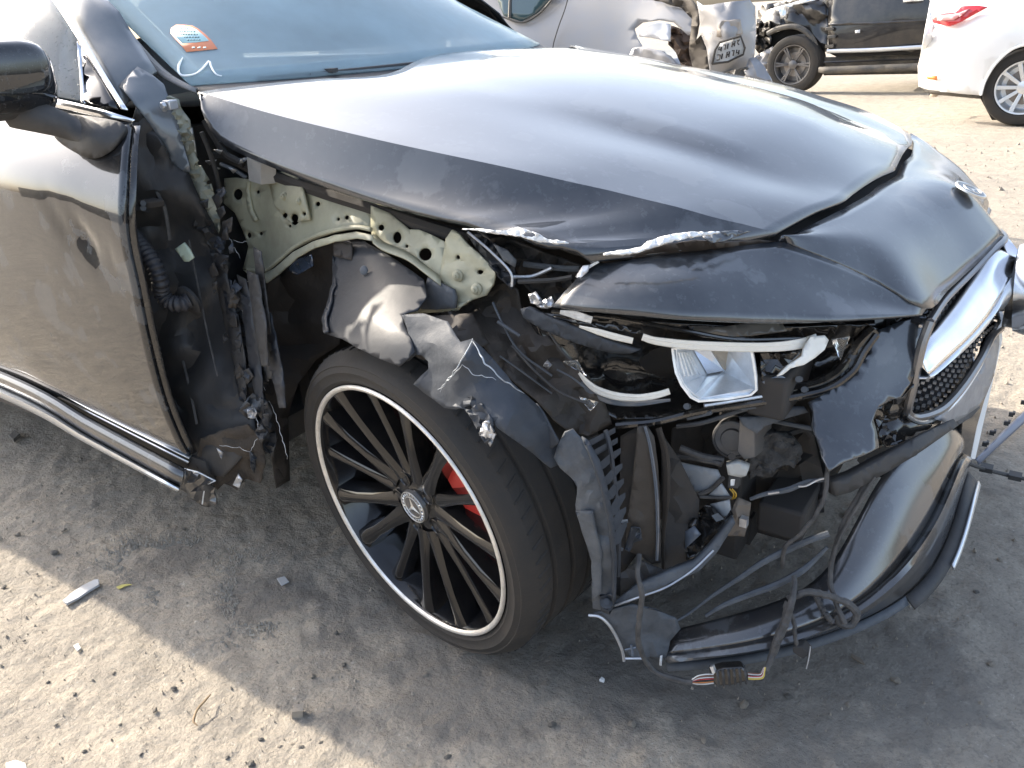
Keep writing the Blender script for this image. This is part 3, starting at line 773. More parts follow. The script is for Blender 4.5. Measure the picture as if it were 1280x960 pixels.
hub.lathe(WC, NRW, prof, 60); hub.build('hub', RIMBLK, WH, angle=35)
HOLE = mat('dark bolt hole', (.004, .004, .004), rough=.8)
for k in range(5):
    t = math.radians(72 * k + 40); c = (.056 * math.cos(t), .056 * math.sin(t))
    mb = MB(); mb.lathe(W(*c, -.0305), NRW, [(.0165, -.012), (.0165, .001), (.0145, .002), (.0125, -.001), (.0120, -.03)], 20); mb.build('bolt_well', RIMBLK, WH, angle=40)
    MB().cyl(W(*c, -.0335), W(*c, -.0318), .0122, n=18).build('bolt_hole', HOLE, WH)
    mb = MB(); mb.cyl(W(*c, -.04), W(*c, -.0305), .0072, .0066, n=6); mb.build('bolt', DARK, WH, angle=20)
cap = MB().lathe(WC, NRW, [(.0005, -.0205), (.026, -.0210), (.0335, -.0225), (.0355, -.028)], 40).build('hub_cap', mat('grey hub cap', (.05, .05, .052), rough=.35, coat=.3, dust=.3, dscale=60), WH, angle=40)
EMB = mat('dulled chrome emblem', (.62, .61, .58), rough=.35, metal=.8)
mb = MB()
for r in (.0225, .0325):
    mb.lathe(WC, NRW, [(r - .0012, -.0212), (r - .0006, -.0196), (r + .0006, -.0196), (r + .0012, -.0215)], 48)
for k in range(44):                                   # wreath between the rings
    t = 2 * math.pi * k / 44; s_ = 1 if k % 2 else -1
    mb.cyl(W(.0255 * math.cos(t), .0255 * math.sin(t), -.0207), W(.030 * math.cos(t + .05 * s_), .030 * math.sin(t + .05 * s_), -.0212), .0007, n=4)
def star3(mb, c, R, wid, f, rot, h):
    """three pointed star: f maps plane coordinates (a, b, height) to a point"""
    for k in range(3):
        t = rot + k * 2 * math.pi / 3; d = (math.cos(t), math.sin(t)); n = (-d[1], d[0])
        def q(r, s, hh): return f(d[0] * r + n[0] * s, d[1] * r + n[1] * s, hh)
        e = math.pi / 3
        v = [q(R, 0, 0), q(wid * .5, wid * .866, 0), q(0, 0, h), q(wid * .5, -wid * .866, 0)]
        v = [q(R, 0, 0), f(wid * math.cos(t + e), wid * math.sin(t + e), 0), f(0, 0, h), f(wid * math.cos(t - e), wid * math.sin(t - e), 0)]
        mb.add(v, [(0, 1, 2), (0, 2, 3)])
star3(mb, None, .0222, .0048, lambda a, b, h: W(a, b, -.0204 + h), math.radians(100), .003)
mb.build('star_emblem', EMB, WH, angle=20)
mb = MB().lathe(WC, NRW, [(.06, -.085), (.176, -.085), (.178, -.087), (.178, -.108), (.176, -.110), (.06, -.11)], 64)
mb.build('brake_disc', BRAKE, WH, angle=30)
mb = MB(); n = 12; G = []
a0, a1 = math.radians(-44), math.radians(50)
for i in range(n + 1):
    t = a0 + (a1 - a0) * i / n; row = []
    bulge = .004 * math.sin(i / n * math.pi * 3)
    for r, c in ((.108, -.12), (.104, -.068), (.118, -.054 + bulge), (.168, -.052 + bulge), (.196, -.060), (.204, -.075), (.205, -.13)):
        row.append(W(r * math.cos(t), r * math.sin(t), c))
    G.append([list(q) for q in row])
G = np.array(G); mb.grid(G)
o = 0
mb.f.append(tuple(range(7))); mb.f.append(tuple(n * 7 + k for k in range(6, -1, -1)))
cal = mb.build('brake_caliper', RED, WH, angle=30)
mb = MB()
for t in (-18, 4, 27):
    t = math.radians(t); mb.cyl(W(.142 * math.cos(t), .142 * math.sin(t), -.06), W(.142 * math.cos(t), .142 * math.sin(t), -.047), .013, .011, n=14)
mb.build('piston_boss', RED, cal, angle=30)
# hub carrier, strut and arm behind the wheel
mb = MB(); mb.cyl(W(0, 0, -.26), W(0, 0, -.10), .055, n=16); mb.tube([W(.02, 0, -.2), W(.03, .2, -.24), Vector((-.0, -.60, .80))], .03, 10); mb.tube([W(0, -.05, -.2), Vector((.08, -.45, .22)), Vector((.1, -.2, .25))], .028, 8)
mb.tube([W(-.08, .03, -.2), Vector((-.12, -.4, .28)), Vector((-.15, -.15, .28))], .014, 8); mb.build('suspension', DARK, CAR)
# rear wheel on this side (outside the frame, carries the car)
rw = bpy.data.objects.new('wheel', None); rw.parent = CAR; COL.objects.link(rw); rw['label'] = 'right rear wheel'
for sy in (-1, 1):
    MB().lathe(Vector((-2.94, sy * .86, .338)), Vector((0, sy, 0)), [(.09, -.02), (.25, -.01), (.265, 0), (.30, .01), (.33, -.01), (.338, -.04), (.338, -.22), (.30, -.25)], 48).build('tyre', RUBBER, rw)
    MB().lathe(Vector((-2.94, sy * .86, .338)), Vector((0, sy, 0)), [(.005, -.02), (.09, -.02), (.24, -.015), (.256, 0), (.262, .003)], 48).build('rim', RIMBLK, rw)
MB().lathe(Vector((0, .82, .338)), Vector((0, 1, 0)), [(.005, -.02), (.25, -.01), (.265, 0), (.30, .01), (.33, -.01), (.338, -.04), (.338, -.22), (.30, -.25)], 48).build('tyre', RUBBER, CAR)

LINER = mat('torn wheel arch liner', (.030, .026, .023), rough=.6, dust=.5, dscale=9, dcol=(.075, .058, .045), bump=.0025, bscale=28)
TORNP = mat('crumpled black fender skin', (.014, .017, .023), rough=.55, spec=.35, coat=.10, coat_rough=.2, dust=.14, dscale=16, dcol=(.16, .16, .16), bump=.001, bscale=22)
RUB = mat('rubbed bare crease', (.34, .37, .40), rough=.4, metal=.5)
SCRAPE = mat('scraped blue grey fender skin', (.030, .036, .046), rough=.6, metal=.1, dust=.35, dscale=26, dcol=(.09, .10, .115), bump=.0012, bscale=60, stretch=(1, 1, 1))

# ------------------------------------------------------------------ dark insides that close the engine bay
mb = MB()
mb.box((.10, -.36, .50), (1.05, .03, .62)); mb.box((-.50, 0, .62), (.04, 1.16, .70)); mb.build('engine_bay_wall', DARK, CAR)
loft('bonnet_frame', [[p + Vector((-.01, .03, -.035)) for p in P3([(737, 331, -.70), (850, 316, -.64), (972, 302, -.48), (1030, 273, -.39), (1082, 245, -.24)])] + [c_front + Vector((0, 0, -.045)), c_front + Vector((-.03, .3, -.045))],
                      [p + Vector((.03, .05, -.06)) for p in P3([(737, 331, -.70), (850, 316, -.64), (972, 302, -.48), (1030, 273, -.39), (1082, 245, -.24)])] + [c_front + Vector((.03, 0, -.06)), c_front + Vector((.03, .3, -.06))],
                      [p + Vector((-.02, .1, -.25)) for p in P3([(737, 331, -.70), (850, 316, -.64), (972, 302, -.48), (1030, 273, -.39), (1082, 245, -.24)])] + [c_front + Vector((-.02, 0, -.25)), c_front + Vector((-.05, .3, -.25))]], 20, 8, DARK, CAR, thick=.004)
mb = MB(); mb.box((.52, .0, .46), (.05, 1.02, .50)); mb.box((.60, 0, .60), (.06, 1.2, .07)); mb.box((.62, 0, .33), (.08, 1.05, .06)); mb.build('radiator', DARK, CAR, bevel=.006)
mb = MB(); mb.box((.15, 0, .24), (.8, .9, .06)); mb.tube([Vector((-.4, -.42, .25)), Vector((.1, -.44, .23)), Vector((.52, -.46, .30))], .035, 8); mb.build('subframe', DARK, CAR)
mb = MB(); mb.box((.0, 0, .72), (.6, .5, .2)); mb.build('engine_cover', PLASTIC, CAR, bevel=.03)

def jitter(P_, a, seed=5):
    rj = random.Random(seed + len(P_)); C = linres(P_, len(P_) * 4); return [Vector(c) + Vector((rj.uniform(-a, a), rj.uniform(-a, a) * .3, rj.uniform(-a, a))) * .6 for c in C]
# ------------------------------------------------------------------ hinge pillar and what is left behind the missing fender
panel('pillar_panel', [(148, 108, -.775), (172, 84, -.73), (190, 94, -.715), (205, 106, -.71), (213, 128, -.715), (222, 152, -.72), (229, 180, -.725), (237, 206, -.73), (238, 215, -.73), (228, 214, -.735), (216, 206, -.742), (211, 192, -.745), (203, 178, -.755), (192, 162, -.765), (180, 146, -.775), (169, 132, -.785), (160, 120, -.785)],
      SLATE, CAR, res=10, thick=.004)
panel('hinge_flange', [(205, 123, -.722), (212, 120, -.715), (223, 124, -.71), (228, 138, -.71), (237, 150, -.708), (241, 165, -.708), (245, 195, -.705), (252, 208, -.70), (260, 222, -.70), (268, 243, -.70), (275, 262, -.70), (275, 285, -.70), (272, 302, -.70), (266, 296, -.705), (262, 282, -.71), (258, 262, -.715), (250, 248, -.715), (243, 232, -.72), (233, 214, -.725), (226, 190, -.73), (219, 165, -.73), (213, 143, -.728), (207, 136, -.724)],
      PRIMER2, CAR, holes=[(250, 204, 3, 3.5), (261, 228, 3)], res=6, amp=.010, fold=9, thick=.003, jag=.6, seed=21)
panel('hinge_plate', [(227, 158, -.712), (240, 160, -.706), (244, 180, -.703), (246, 196, -.70), (232, 194, -.712), (228, 180, -.714)], mat('pale grey bracket metal', (.42, .44, .43), rough=.45, dust=.2), CAR, res=8, thick=.004)
mb = MB(); c = at(213, 131, y=-.735); mb.box(c, (.022, .02, .018)); mb.cyl(c + Vector((0, -.012, 0)), c + Vector((0, -.02, 0)), .008, n=6); mb.cyl(at(201, 133, y=-.73), at(206, 137, y=-.735), .006, n=8); mb.build('hinge_bolt', BARE, CAR, bevel=.002)
PBLK = mat('torn black inner panel', (.020, .020, .021), rough=.62, coat=.15, coat_rough=.3, dust=.35, dscale=16, dcol=(.075, .070, .065), bump=.002, bscale=30, stretch=(1, 1, .25))
panel('hinge_pillar', [(163, 158, -.80), (170, 135, -.79), (180, 146, -.78), (192, 162, -.77), (205, 182, -.76), (216, 206, -.745), (236, 216, -.735), (245, 238, -.725), (257, 266, -.715), (263, 300, -.71), (272, 330, -.72), (284, 370, -.735), (296, 420, -.76), (306, 470, -.79), (318, 520, -.82), (322, 550, -.84), (300, 575, -.86), (280, 596, -.87), (255, 592, -.88), (240, 568, -.875), (222, 540, -.86), (205, 490, -.85), (186, 410, -.845), (172, 345, -.84), (160, 275, -.83), (158, 220, -.82)],
      PBLK, CAR, inner=[(205, 300, -.775), (230, 420, -.80), (210, 220, -.775), (250, 520, -.85)], res=11, amp=.012, fold=46, thick=.004, seed=5)
panel('torn_flange', [(258, 262, -.725), (268, 280, -.715), (274, 300, -.712), (278, 330, -.72), (290, 360, -.73), (305, 395, -.74), (318, 430, -.76), (326, 470, -.78), (336, 510, -.80), (346, 545, -.82), (342, 572, -.84), (328, 560, -.84), (322, 530, -.83), (310, 490, -.81), (300, 450, -.795), (290, 410, -.775), (280, 375, -.755), (268, 340, -.74), (262, 310, -.73), (252, 290, -.735), (240, 282, -.74), (244, 268, -.735)],
      PBLK, CAR, res=6, amp=.014, fold=16, thick=.003, jag=1.2, seed=8, angle=25)
for k, (pts, r) in enumerate([([(297, 365, -.742), (303, 390, -.748), (313, 430, -.770), (322, 462, -.79), (331, 488, -.81)], .0012), ([(320, 370, -.70), (328, 395, -.71), (330, 425, -.72)], .0013),
                              ([(300, 350, -.74), (322, 352, -.70)], .0008), ([(336, 500, -.812), (345, 520, -.82), (352, 545, -.83), (360, 575, -.83)], .0012), ([(316, 512, -.835), (323, 530, -.845), (322, 545, -.85), (312, 566, -.86)], .001),
                              ([(286, 296, -.715), (296, 314, -.712), (300, 322, -.71)], .001), ([(292, 300, -.70), (312, 304, -.69)], .0009), ([(274, 556, -.885), (300, 560, -.87), (316, 568, -.86)], .0008)]):
    mb = MB(); mb.tube(jitter(P3(pts), .004), [r * .2, r * .6, r * .3, r * .55, r * .15], 5); mb.build('torn_edge', WHITE_TORN, CAR)
panel('crumpled_bracket', [(300, 510, -.85), (316, 492, -.845), (326, 497, -.84), (336, 502, -.838), (326, 512, -.845), (318, 523, -.85), (308, 516, -.85)], PLASTIC_GREY, CAR, res=5, amp=.016, fold=8, jag=.8, seed=31)
panel('crumpled_bracket', [(309, 512, -.86), (318, 510, -.857), (321, 516, -.857), (318, 523, -.86), (310, 522, -.862)], BARE, CAR, res=4, amp=.010, fold=6, jag=.5, seed=32)
panel('torn_insulation', [(250, 548, -.875), (285, 535, -.865), (310, 530, -.86), (328, 552, -.85), (332, 580, -.845), (325, 604, -.84), (308, 598, -.845), (296, 612, -.85), (280, 604, -.86), (272, 612, -.865), (264, 596, -.87), (246, 585, -.88)], mat('brown torn underbody cloth', (.034, .028, .023), rough=.9, var=.3, dust=.5, dcol=(.10, .075, .05), bump=.004, bscale=60), CAR, res=6, amp=.010, fold=26, jag=1.5, seed=33, thick=.003)
for q in ([(291, 606, -.866), (298, 592, -.862), (303, 600, -.862), (299, 610, -.865)], [(271, 560, -.885), (279, 566, -.88), (277, 574, -.88)]):
    panel('torn_flake', q, BARE, CAR, res=4, amp=.006, fold=6, seed=int(q[0][0]), thick=.002)

r9 = random.Random(91)
for k in range(8):
    x0 = 268 + k * 8.4 + r9.uniform(-3, 3); y0 = 330 + r9.uniform(-25, 60); L_ = r9.uniform(90, 170); yd = -.745 - .0006 * (x0 - 268) - r9.uniform(.01, .035)
    w_ = r9.uniform(7, 15); dx = r9.uniform(14, 34)
    panel('torn_strip', [(x0, y0, yd), (x0 + w_, y0 + 6, yd - .01), (x0 + dx * .6 + w_, y0 + L_ * .6, yd - .035), (x0 + dx + w_ * .6, y0 + L_, yd - .05), (x0 + dx, y0 + L_, yd - .045), (x0 + dx * .45, y0 + L_ * .55, yd - .025)],
          (PBLK, TORNP, PBLK)[k % 3], CAR, res=7, amp=.006, fold=26, jag=.7, seed=200 + k, thick=.002)
for k in range(34):                       # splinters and bent scraps down the torn pillar edge
    t = k / 33; px = 262 + 60 * t + r9.uniform(-16, 16); py = 240 + 320 * t + r9.uniform(-18, 18); s_ = r9.uniform(3, 9); a0 = r9.random() * 6.3; yv = -.728 - .11 * t - r9.uniform(.012, .03)
    q = [(px + s_ * r9.uniform(.5, 1.5) * math.cos(a0 + a), py + s_ * r9.uniform(.8, 2.2) * math.sin(a0 + a), yv + r9.uniform(-.012, .012)) for a in (0, 1.7, 3.0, 4.4)]
    panel('torn_scrap', q, (PBLK, TORNP, PBLK, SCRAPE, DARK)[k % 5], CAR, res=5, amp=.006, fold=8, seed=400 + k, thick=.002)
for q0, q1 in (((172, 250), (186, 262)), ((190, 432), (206, 446))):   # door hinges
    mb = MB(); mb.prism(P3([(q0[0], q0[1], -.835), (q1[0], q0[1] + 3, -.825), (q1[0], q1[1], -.825), (q0[0], q1[1] - 3, -.835)]), Vector((.01, .03, 0))); hg = mb.build('door_hinge', DARK, CAR, bevel=.003)
    for dy in (4, 10): MB().cyl(at((q0[0] + q1[0]) / 2, q0[1] + dy, y=-.842), at((q0[0] + q1[0]) / 2, q0[1] + dy, y=-.83), .006, n=6).build('bolt', PLASTIC_GREY, hg)
for pts, r in [([(214, 395, -.80), (226, 440, -.815), (238, 490, -.84), (246, 530, -.86)], .003), ([(236, 300, -.765), (246, 350, -.785), (258, 410, -.805), (272, 470, -.83)], .0022), ([(196, 240, -.79), (206, 262, -.79), (212, 300, -.795)], .004)]:
    mb = MB(); mb.tube(P3(pts), r, 6); mb.build('wiring', CABLE, CAR)
# corrugated hose and its grommet
mb = MB(); mb.tube(P3([(168, 296, -.835), (180, 312, -.845), (193, 332, -.85), (200, 352, -.85), (202, 366, -.845), (212, 378, -.84), (226, 380, -.83), (236, 376, -.815)]), .0155, 14, m=128, rib=(6, .13))
mb.build('corrugated_hose', mat('ribbed rubber hose', (.030, .030, .034), rough=.5, dust=.4, dscale=30, dcol=(.09, .09, .10)), CAR, angle=180)
g0 = at(234, 377, y=-.812); g1 = at(240, 373, y=-.80)
MB().lathe(g0, g0 - g1, [(.012, .012), (.016, .004), (.022, .002), (.030, 0), (.0335, -.003), (.032, -.010)], 28).build('hose_grommet', PLASTIC, CAR, angle=50)
panel('green_tab', [(219, 311, -.80), (231, 303, -.79), (238, 312, -.79), (243, 322, -.792), (236, 327, -.797), (231, 327, -.80), (225, 319, -.80)], mat('pale green coated steel', (.40, .48, .38), rough=.45, dust=.25, dscale=30), CAR, res=5, thick=.003)

# ------------------------------------------------------------------ pale green inner wing
def ruff(pts, y): return [(a, b, y) for a, b in pts]
ap = panel('inner_wing', [(280, 254, -.615), (281, 223, -.60), (296, 222, -.605), (310, 224, -.61), (337, 220, -.62), (379, 234, -.655), (420, 245, -.66), (463, 257, -.67), (466, 272, -.675), (466, 290, -.69), (445, 286, -.695), (418, 291, -.69), (391, 300, -.68), (366, 313, -.67), (342, 334, -.66), (327, 341, -.65), (304, 336, -.64), (308, 322, -.635), (311, 308, -.63), (304, 288, -.625), (294, 266, -.62)],
           PRIMER, CAR, holes=[(298, 243, 6, 7), (323, 240, 2.4), (357, 269, 3.6), (369, 274.5, 5.6, 7), (381, 268, 2.6), (363, 282.5, 2), (312, 294, 2.8, 3.6), (327, 292, 2.4), (398, 255, 3), (423.5, 274, 2.2), (434, 272, 2.8)], res=9, thick=.003, amp=.003, fold=40, ridge=False)
panel('wing_bracket', [(336, 226, -.625), (345, 216, -.632), (358, 214, -.638), (371, 217, -.645), (374, 228, -.652), (380, 236, -.668), (384, 256, -.678), (388, 275, -.68), (363, 278, -.668), (354, 268, -.662), (343, 256, -.65), (340, 240, -.636)],
      PRIMER, ap, holes=[(357, 269, 3.4), (369, 272.5, 5, 6), (381, 267, 2.6)], res=7, thick=.004, inner=[(362, 246, -.672)])
panel('wing_flange', [(304, 337, -.655), (328, 343, -.668), (344, 335, -.68), (367, 315, -.695), (392, 302, -.705), (419, 294, -.715), (446, 290, -.72), (466, 294, -.72), (468, 302, -.728), (446, 298, -.73), (419, 302, -.725), (394, 310, -.715), (372, 322, -.706), (350, 342, -.69), (334, 354, -.68), (322, 352, -.67)],
      PRIMER, ap, res=8, thick=.003, jag=.4)
mb = MB(); mb.tube(P3([(310, 337, -.668), (330, 338, -.672), (345, 328, -.682), (368, 309, -.69), (392, 296, -.70), (419, 288, -.708), (446, 284, -.71), (464, 287, -.71)]), .0042, 8); mb.build('wing_bead', PRIMER, ap)
panel('wing_rib', [(309, 226, -.615), (313, 225, -.616), (312, 240, -.622), (316, 262, -.632), (322, 275, -.64), (318, 277, -.638), (311, 262, -.63), (308, 240, -.62)], PRIMER, ap, res=5, thick=.006)
def bolt_at(px, py, y, r, parent, m_):
    c = at(px, py, y=y); n_ = Vector((.12, -1, .18)).normalized()
    mb = MB(); mb.lathe(c, n_, [(r * 1.55, -.002), (r * 1.5, .0015), (r * 1.05, .003), (r, .0035), (r * .95, .0075), (r * .5, .009), (.0002, .0085)], 18); mb.build('bolt', m_, parent, angle=35)
    MB().cyl(c + n_ * .0085, c + n_ * .0105, r * .42, n=6).build('bolt_socket', m_, parent, angle=20)
for q in ((355, 245.5, -.668), (375, 251.5, -.676)): bolt_at(*q, .0055, ap, PRIMER)
bm_ = panel('wing_beam', [(464, 257, -.685), (487, 266, -.692), (503, 279, -.698), (512, 287, -.70), (524, 287, -.705), (541, 294, -.71), (558, 303, -.713), (556, 328, -.725), (551, 353, -.735), (532, 339, -.73), (509, 322, -.722), (479, 311, -.71), (466, 302, -.70), (464, 280, -.692)],
            PRIMER, CAR, holes=[(477, 284.6, 4), (497, 297, 5.6, 7.4), (509, 308, 2.2), (532, 318, 8.3, 8)], res=8, thick=.003, amp=.004, fold=30, ridge=False)
loft('beam_lip', [P3([(466, 290, -.70), (480, 303, -.716), (509, 315, -.728), (532, 332, -.736), (551, 346, -.742)]), P3([(466, 303, -.735), (479, 313, -.742), (509, 325, -.748), (532, 342, -.754), (551, 357, -.756)])], 14, 3, PRIMER, bm_, thick=.003)
ep = panel('wing_end_plate', [(558, 298, -.722), (566, 287, -.722), (574, 292, -.724), (583, 303, -.727), (600, 318, -.73), (621, 339, -.735), (617, 355, -.742), (608, 369, -.745), (590, 375, -.745), (577, 384, -.745), (570, 389, -.745), (550, 351, -.738), (553, 330, -.73), (556, 312, -.725)],
           PRIMER, CAR, holes=[(573, 321.5, 2.8), (601, 340, 4.2, 3)], res=7, thick=.004, amp=.004, fold=22, seed=2)
for q in ((572, 344.5, -.742), (595.5, 361.5, -.748)): bolt_at(*q, .0065, ep, PRIMER)
panel('wing_tab', [(499, 390, -.745), (500, 379, -.742), (509, 377, -.742), (520, 381, -.742), (527, 380, -.742), (530, 386, -.745), (569, 381, -.748), (590, 374, -.75), (572, 388, -.75), (548, 390, -.75), (529, 391, -.75), (512, 393, -.75), (503, 393, -.748)],
      PRIMER, CAR, res=5, thick=.004, amp=.006, fold=10, seed=14, jag=.3)
panel('slate_bracket', [(536, 347, -.748), (552, 354, -.75), (568, 362, -.754), (571, 372, -.756), (570, 385, -.756), (545, 387, -.756), (527, 386, -.752), (529, 368, -.75)], PLASTIC_GREY, CAR, res=8, thick=.006)
# rubber buffer block beside the hood edge
mb = MB(); a = P3([(308, 196, -.655), (326, 205, -.668), (326, 231, -.668), (311, 226, -.655)]); mb.prism(a, Vector((.02, .022, 0))); mb.build('buffer_block', mat('grey buffer foam', (.32, .31, .29), rough=.9, bump=.002, bscale=120, var=.2), CAR, bevel=.001)
# splinters, hoses and rails in the gap under the hood edge
for pts, r, m_ in [([(255, 150, -.66), (268, 172, -.65), (282, 192, -.64), (305, 205, -.63)], .007, PLASTIC), ([(262, 196, -.63), (285, 198, -.60), (320, 215, -.6)], .010, DARK), ([(276, 205, -.66), (292, 212, -.66), (308, 222, -.65)], .004, PLASTIC_GREY),
                   ([(330, 215, -.63), (400, 240, -.66), (470, 262, -.675), (540, 285, -.69), (590, 300, -.69)], .012, DARK), ([(252, 165, -.69), (262, 190, -.68), (270, 215, -.67), (275, 240, -.66)], .005, PLASTIC)]:
    mb = MB(); mb.tube(P3(pts), r, 7); mb.build('hose', m_, CAR)
r2 = random.Random(3)
SHARD = mat('blue grey glossy shard', (.12, .14, .17), rough=.2, coat=.5)
for k in range(11):
    px, py = r2.uniform(262, 306), r2.uniform(150, 222); y = -.655 - r2.random() * .02; s_ = r2.uniform(3, 8); t = r2.random() * 6
    if py < 150 + (px - 255) * .6: continue
    q = [(px + s_ * math.cos(t + a), py + s_ * .6 * math.sin(t + a), y + r2.uniform(-.01, .01)) for a in (0, 2.2, 3.6)]
    panel('broken_shard', q, SHARD if k % 2 else BARE, CAR, res=9, thick=.002)

# ------------------------------------------------------------------ torn liner and fender remains round the wheel
panel('arch_liner', [(318, 352, -.645), (335, 352, -.64), (352, 342, -.64), (372, 322, -.64), (394, 309, -.645), (420, 300, -.65), (450, 298, -.66), (470, 312, -.68), (455, 345, -.66), (430, 380, -.65), (425, 430, -.63), (395, 450, -.62), (372, 480, -.63), (360, 520, -.65), (362, 600, -.66), (345, 610, -.70), (338, 560, -.74), (326, 500, -.72), (315, 450, -.70), (300, 400, -.69), (292, 365, -.67)],
      LINER, CAR, res=12, amp=.022, fold=48, thick=.003, seed=41, inner=[(370, 400, -.60)])
panel('glass_shard', [(362, 327, -.672), (390, 318, -.675), (392, 332, -.68), (372, 344, -.68), (360, 338, -.675)], mat('blue sheen film', (.10, .13, .19), rough=.15, coat=.8, metal=.5), CAR, res=6, amp=.008, fold=12, seed=42)
panel('torn_fender', [(418, 299, -0.700), (432, 298, -0.700), (440, 303, -0.700), (455, 302, -0.705), (470, 310, -0.715), (500, 328, -0.730), (530, 350, -0.754), (534, 372, -0.793), (522, 388, -0.822), (503, 394, -0.839), (505, 405, -0.862), (512, 420, -0.890), (519, 440, -0.895), (507, 452, -0.895), (500, 458, -0.895), (484, 452, -0.893), (465, 444, -0.885), (445, 434, -0.875), (428, 424, -0.865), (407, 417, -0.846), (405, 405, -0.827), (405, 396, -0.815), (410, 385, -0.798), (413, 376, -0.785), (414, 370, -0.776), (422, 371, -0.782), (414, 367, -0.772), (415, 361, -0.763), (418, 357, -0.755), (417, 340, -0.720), (417, 322, -0.712)],
      TORNP, CAR, inner=[(440, 325, -0.725), (450, 370, -0.798), (425, 395, -0.827), (480, 345, -0.751), (470, 400, -0.856), (490, 430, -0.895), (455, 355, -0.768), (500, 372, -0.803)], res=8, amp=.003, fold=90, thick=.002, seed=44, jag=.4, angle=22, reg=.6)
panel('torn_edge', [(417, 320, -0.716), (420, 340, -0.727), (421, 357, -0.762), (417, 363, -0.772), (416, 377, -0.794), (409, 396, -0.824), (411, 415, -0.851), (405, 417, -0.851), (403, 397, -0.820), (410, 377, -0.789), (413, 362, -0.766), (416, 355, -0.754), (416, 338, -0.722)], TORNP, CAR, res=5, amp=.002, fold=14, jag=.7, seed=45, thick=.003)
mb = MB(); c = at(455, 338, y=-.752); mb.lathe(c, Vector((.1, -1, .3)), [(.009, 0), (.008, .002), (.004, .004), (.0002, .004)], 14); mb.build('liner_clip', PLASTIC_GREY, CAR)
panel('liner_sheet', [(470, 340, -.745), (535, 375, -.765), (500, 398, -.79), (590, 392, -.775), (612, 430, -.785), (585, 440, -.82), (560, 420, -.83), (530, 450, -.85), (505, 440, -.85), (470, 400, -.80)], LINER, CAR, res=8, amp=.008, fold=26, thick=.002, seed=57)
panel('liner_flap', [(417, 301, -.712), (440, 304, -.715), (441, 326, -.725), (418, 320, -.722)], LINER, CAR, res=7, amp=.006, fold=16, thick=.003, seed=46)
panel('fender_lip', [(503, 394, -0.863), (530, 392, -0.860), (560, 402, -0.870), (576, 428, -0.900), (590, 424, -0.885), (604, 436, -0.880), (622, 455, -0.880), (640, 478, -0.880), (655, 492, -0.867), (670, 505, -0.854), (690, 540, -0.844), (706, 560, -0.825), (700, 580, -0.837), (688, 585, -0.857), (665, 566, -0.890), (640, 548, -0.925), (622, 535, -0.930), (612, 520, -0.930), (600, 508, -0.925), (590, 506, -0.925), (570, 512, -0.920), (556, 510, -0.915), (536, 495, -0.910), (517, 480, -0.905), (526, 470, -0.903), (536, 461, -0.897), (536, 452, -0.895), (528, 444, -0.892), (520, 443, -0.890), (509, 452, -0.890), (514, 425, -0.880)],
      SCRAPE, CAR, inner=[(550, 440, -0.903), (600, 470, -0.900), (560, 480, -0.917), (650, 530, -0.905), (578, 452, -0.923), (615, 465, -0.885), (548, 470, -0.897)], res=8, amp=.006, fold=44, thick=.002, seed=47, jag=.5, angle=20, reg=.1)
for pts, r in [([(591, 422, -0.897), (583, 440, -0.923), (570, 462, -0.933), (548, 488, -0.923)], .0018), ([(578, 455, -0.937), (562, 474, -0.933), (550, 489, -0.927)], .0016), ([(591, 426, -0.900), (605, 452, -0.915), (625, 472, -0.915), (656, 493, -0.881)], .0022), ([(578, 455, -0.935), (592, 468, -0.933), (620, 474, -0.915)], .0012)]:
    mb = MB(); mb.tube(jitter(P3(pts), .0025), [r * .2, r * .6, r * .4, r * .5, r * .2], 6); mb.build('fold_crease', RUB, CAR)
panel('torn_tab', [(566, 508, -0.918), (576, 500, -0.920), (588, 495, -0.920), (600, 502, -0.922), (609, 514, -0.925), (616, 525, -0.926), (620, 545, -0.928), (612, 550, -0.928), (608, 556, -0.930), (602, 548, -0.930), (596, 536, -0.930), (590, 524, -0.928), (580, 511, -0.925)], SCRAPE, CAR, holes=[(586, 509, 4.5, 3.2)], res=5, amp=.008, fold=9, seed=48, jag=.4)
panel('torn_tab', [(604, 527, -0.932), (611, 526, -0.932), (620, 543, -0.934), (613, 558, -0.934), (606, 546, -0.934), (599, 544, -0.934)], BARE, CAR, res=4, amp=.010, fold=7, seed=49, jag=.6)
panel('torn_tab', [(671, 504, -.845), (680, 516, -.846), (690, 535, -.848), (700, 552, -.848), (691, 560, -.85), (678, 556, -.852), (669, 548, -.852), (665, 530, -.85), (665, 514, -.848)], SCRAPE, CAR, res=6, amp=.002, fold=12, seed=50, thick=.003)
panel('inner_crush', [(590, 378, -.70), (606, 371, -.70), (622, 356, -.70), (634, 352, -.70), (648, 362, -.70), (652, 385, -.70), (668, 400, -.71), (690, 425, -.72), (712, 450, -.725), (735, 468, -.725), (755, 500, -.72), (765, 530, -.72), (735, 545, -.75), (712, 540, -.77), (692, 525, -.785), (670, 500, -.79), (645, 480, -.785), (620, 455, -.78), (604, 432, -.775), (590, 420, -.77), (565, 400, -.765), (560, 390, -.76)],
      mat('crushed inner panel', (.030, .025, .021), rough=.55, dust=.55, dscale=16, dcol=(.085, .072, .058), bump=.003, bscale=36), CAR, res=8, amp=.011, fold=28, thick=.002, seed=51, inner=[(650, 440, -.74), (690, 480, -.74)], angle=25)
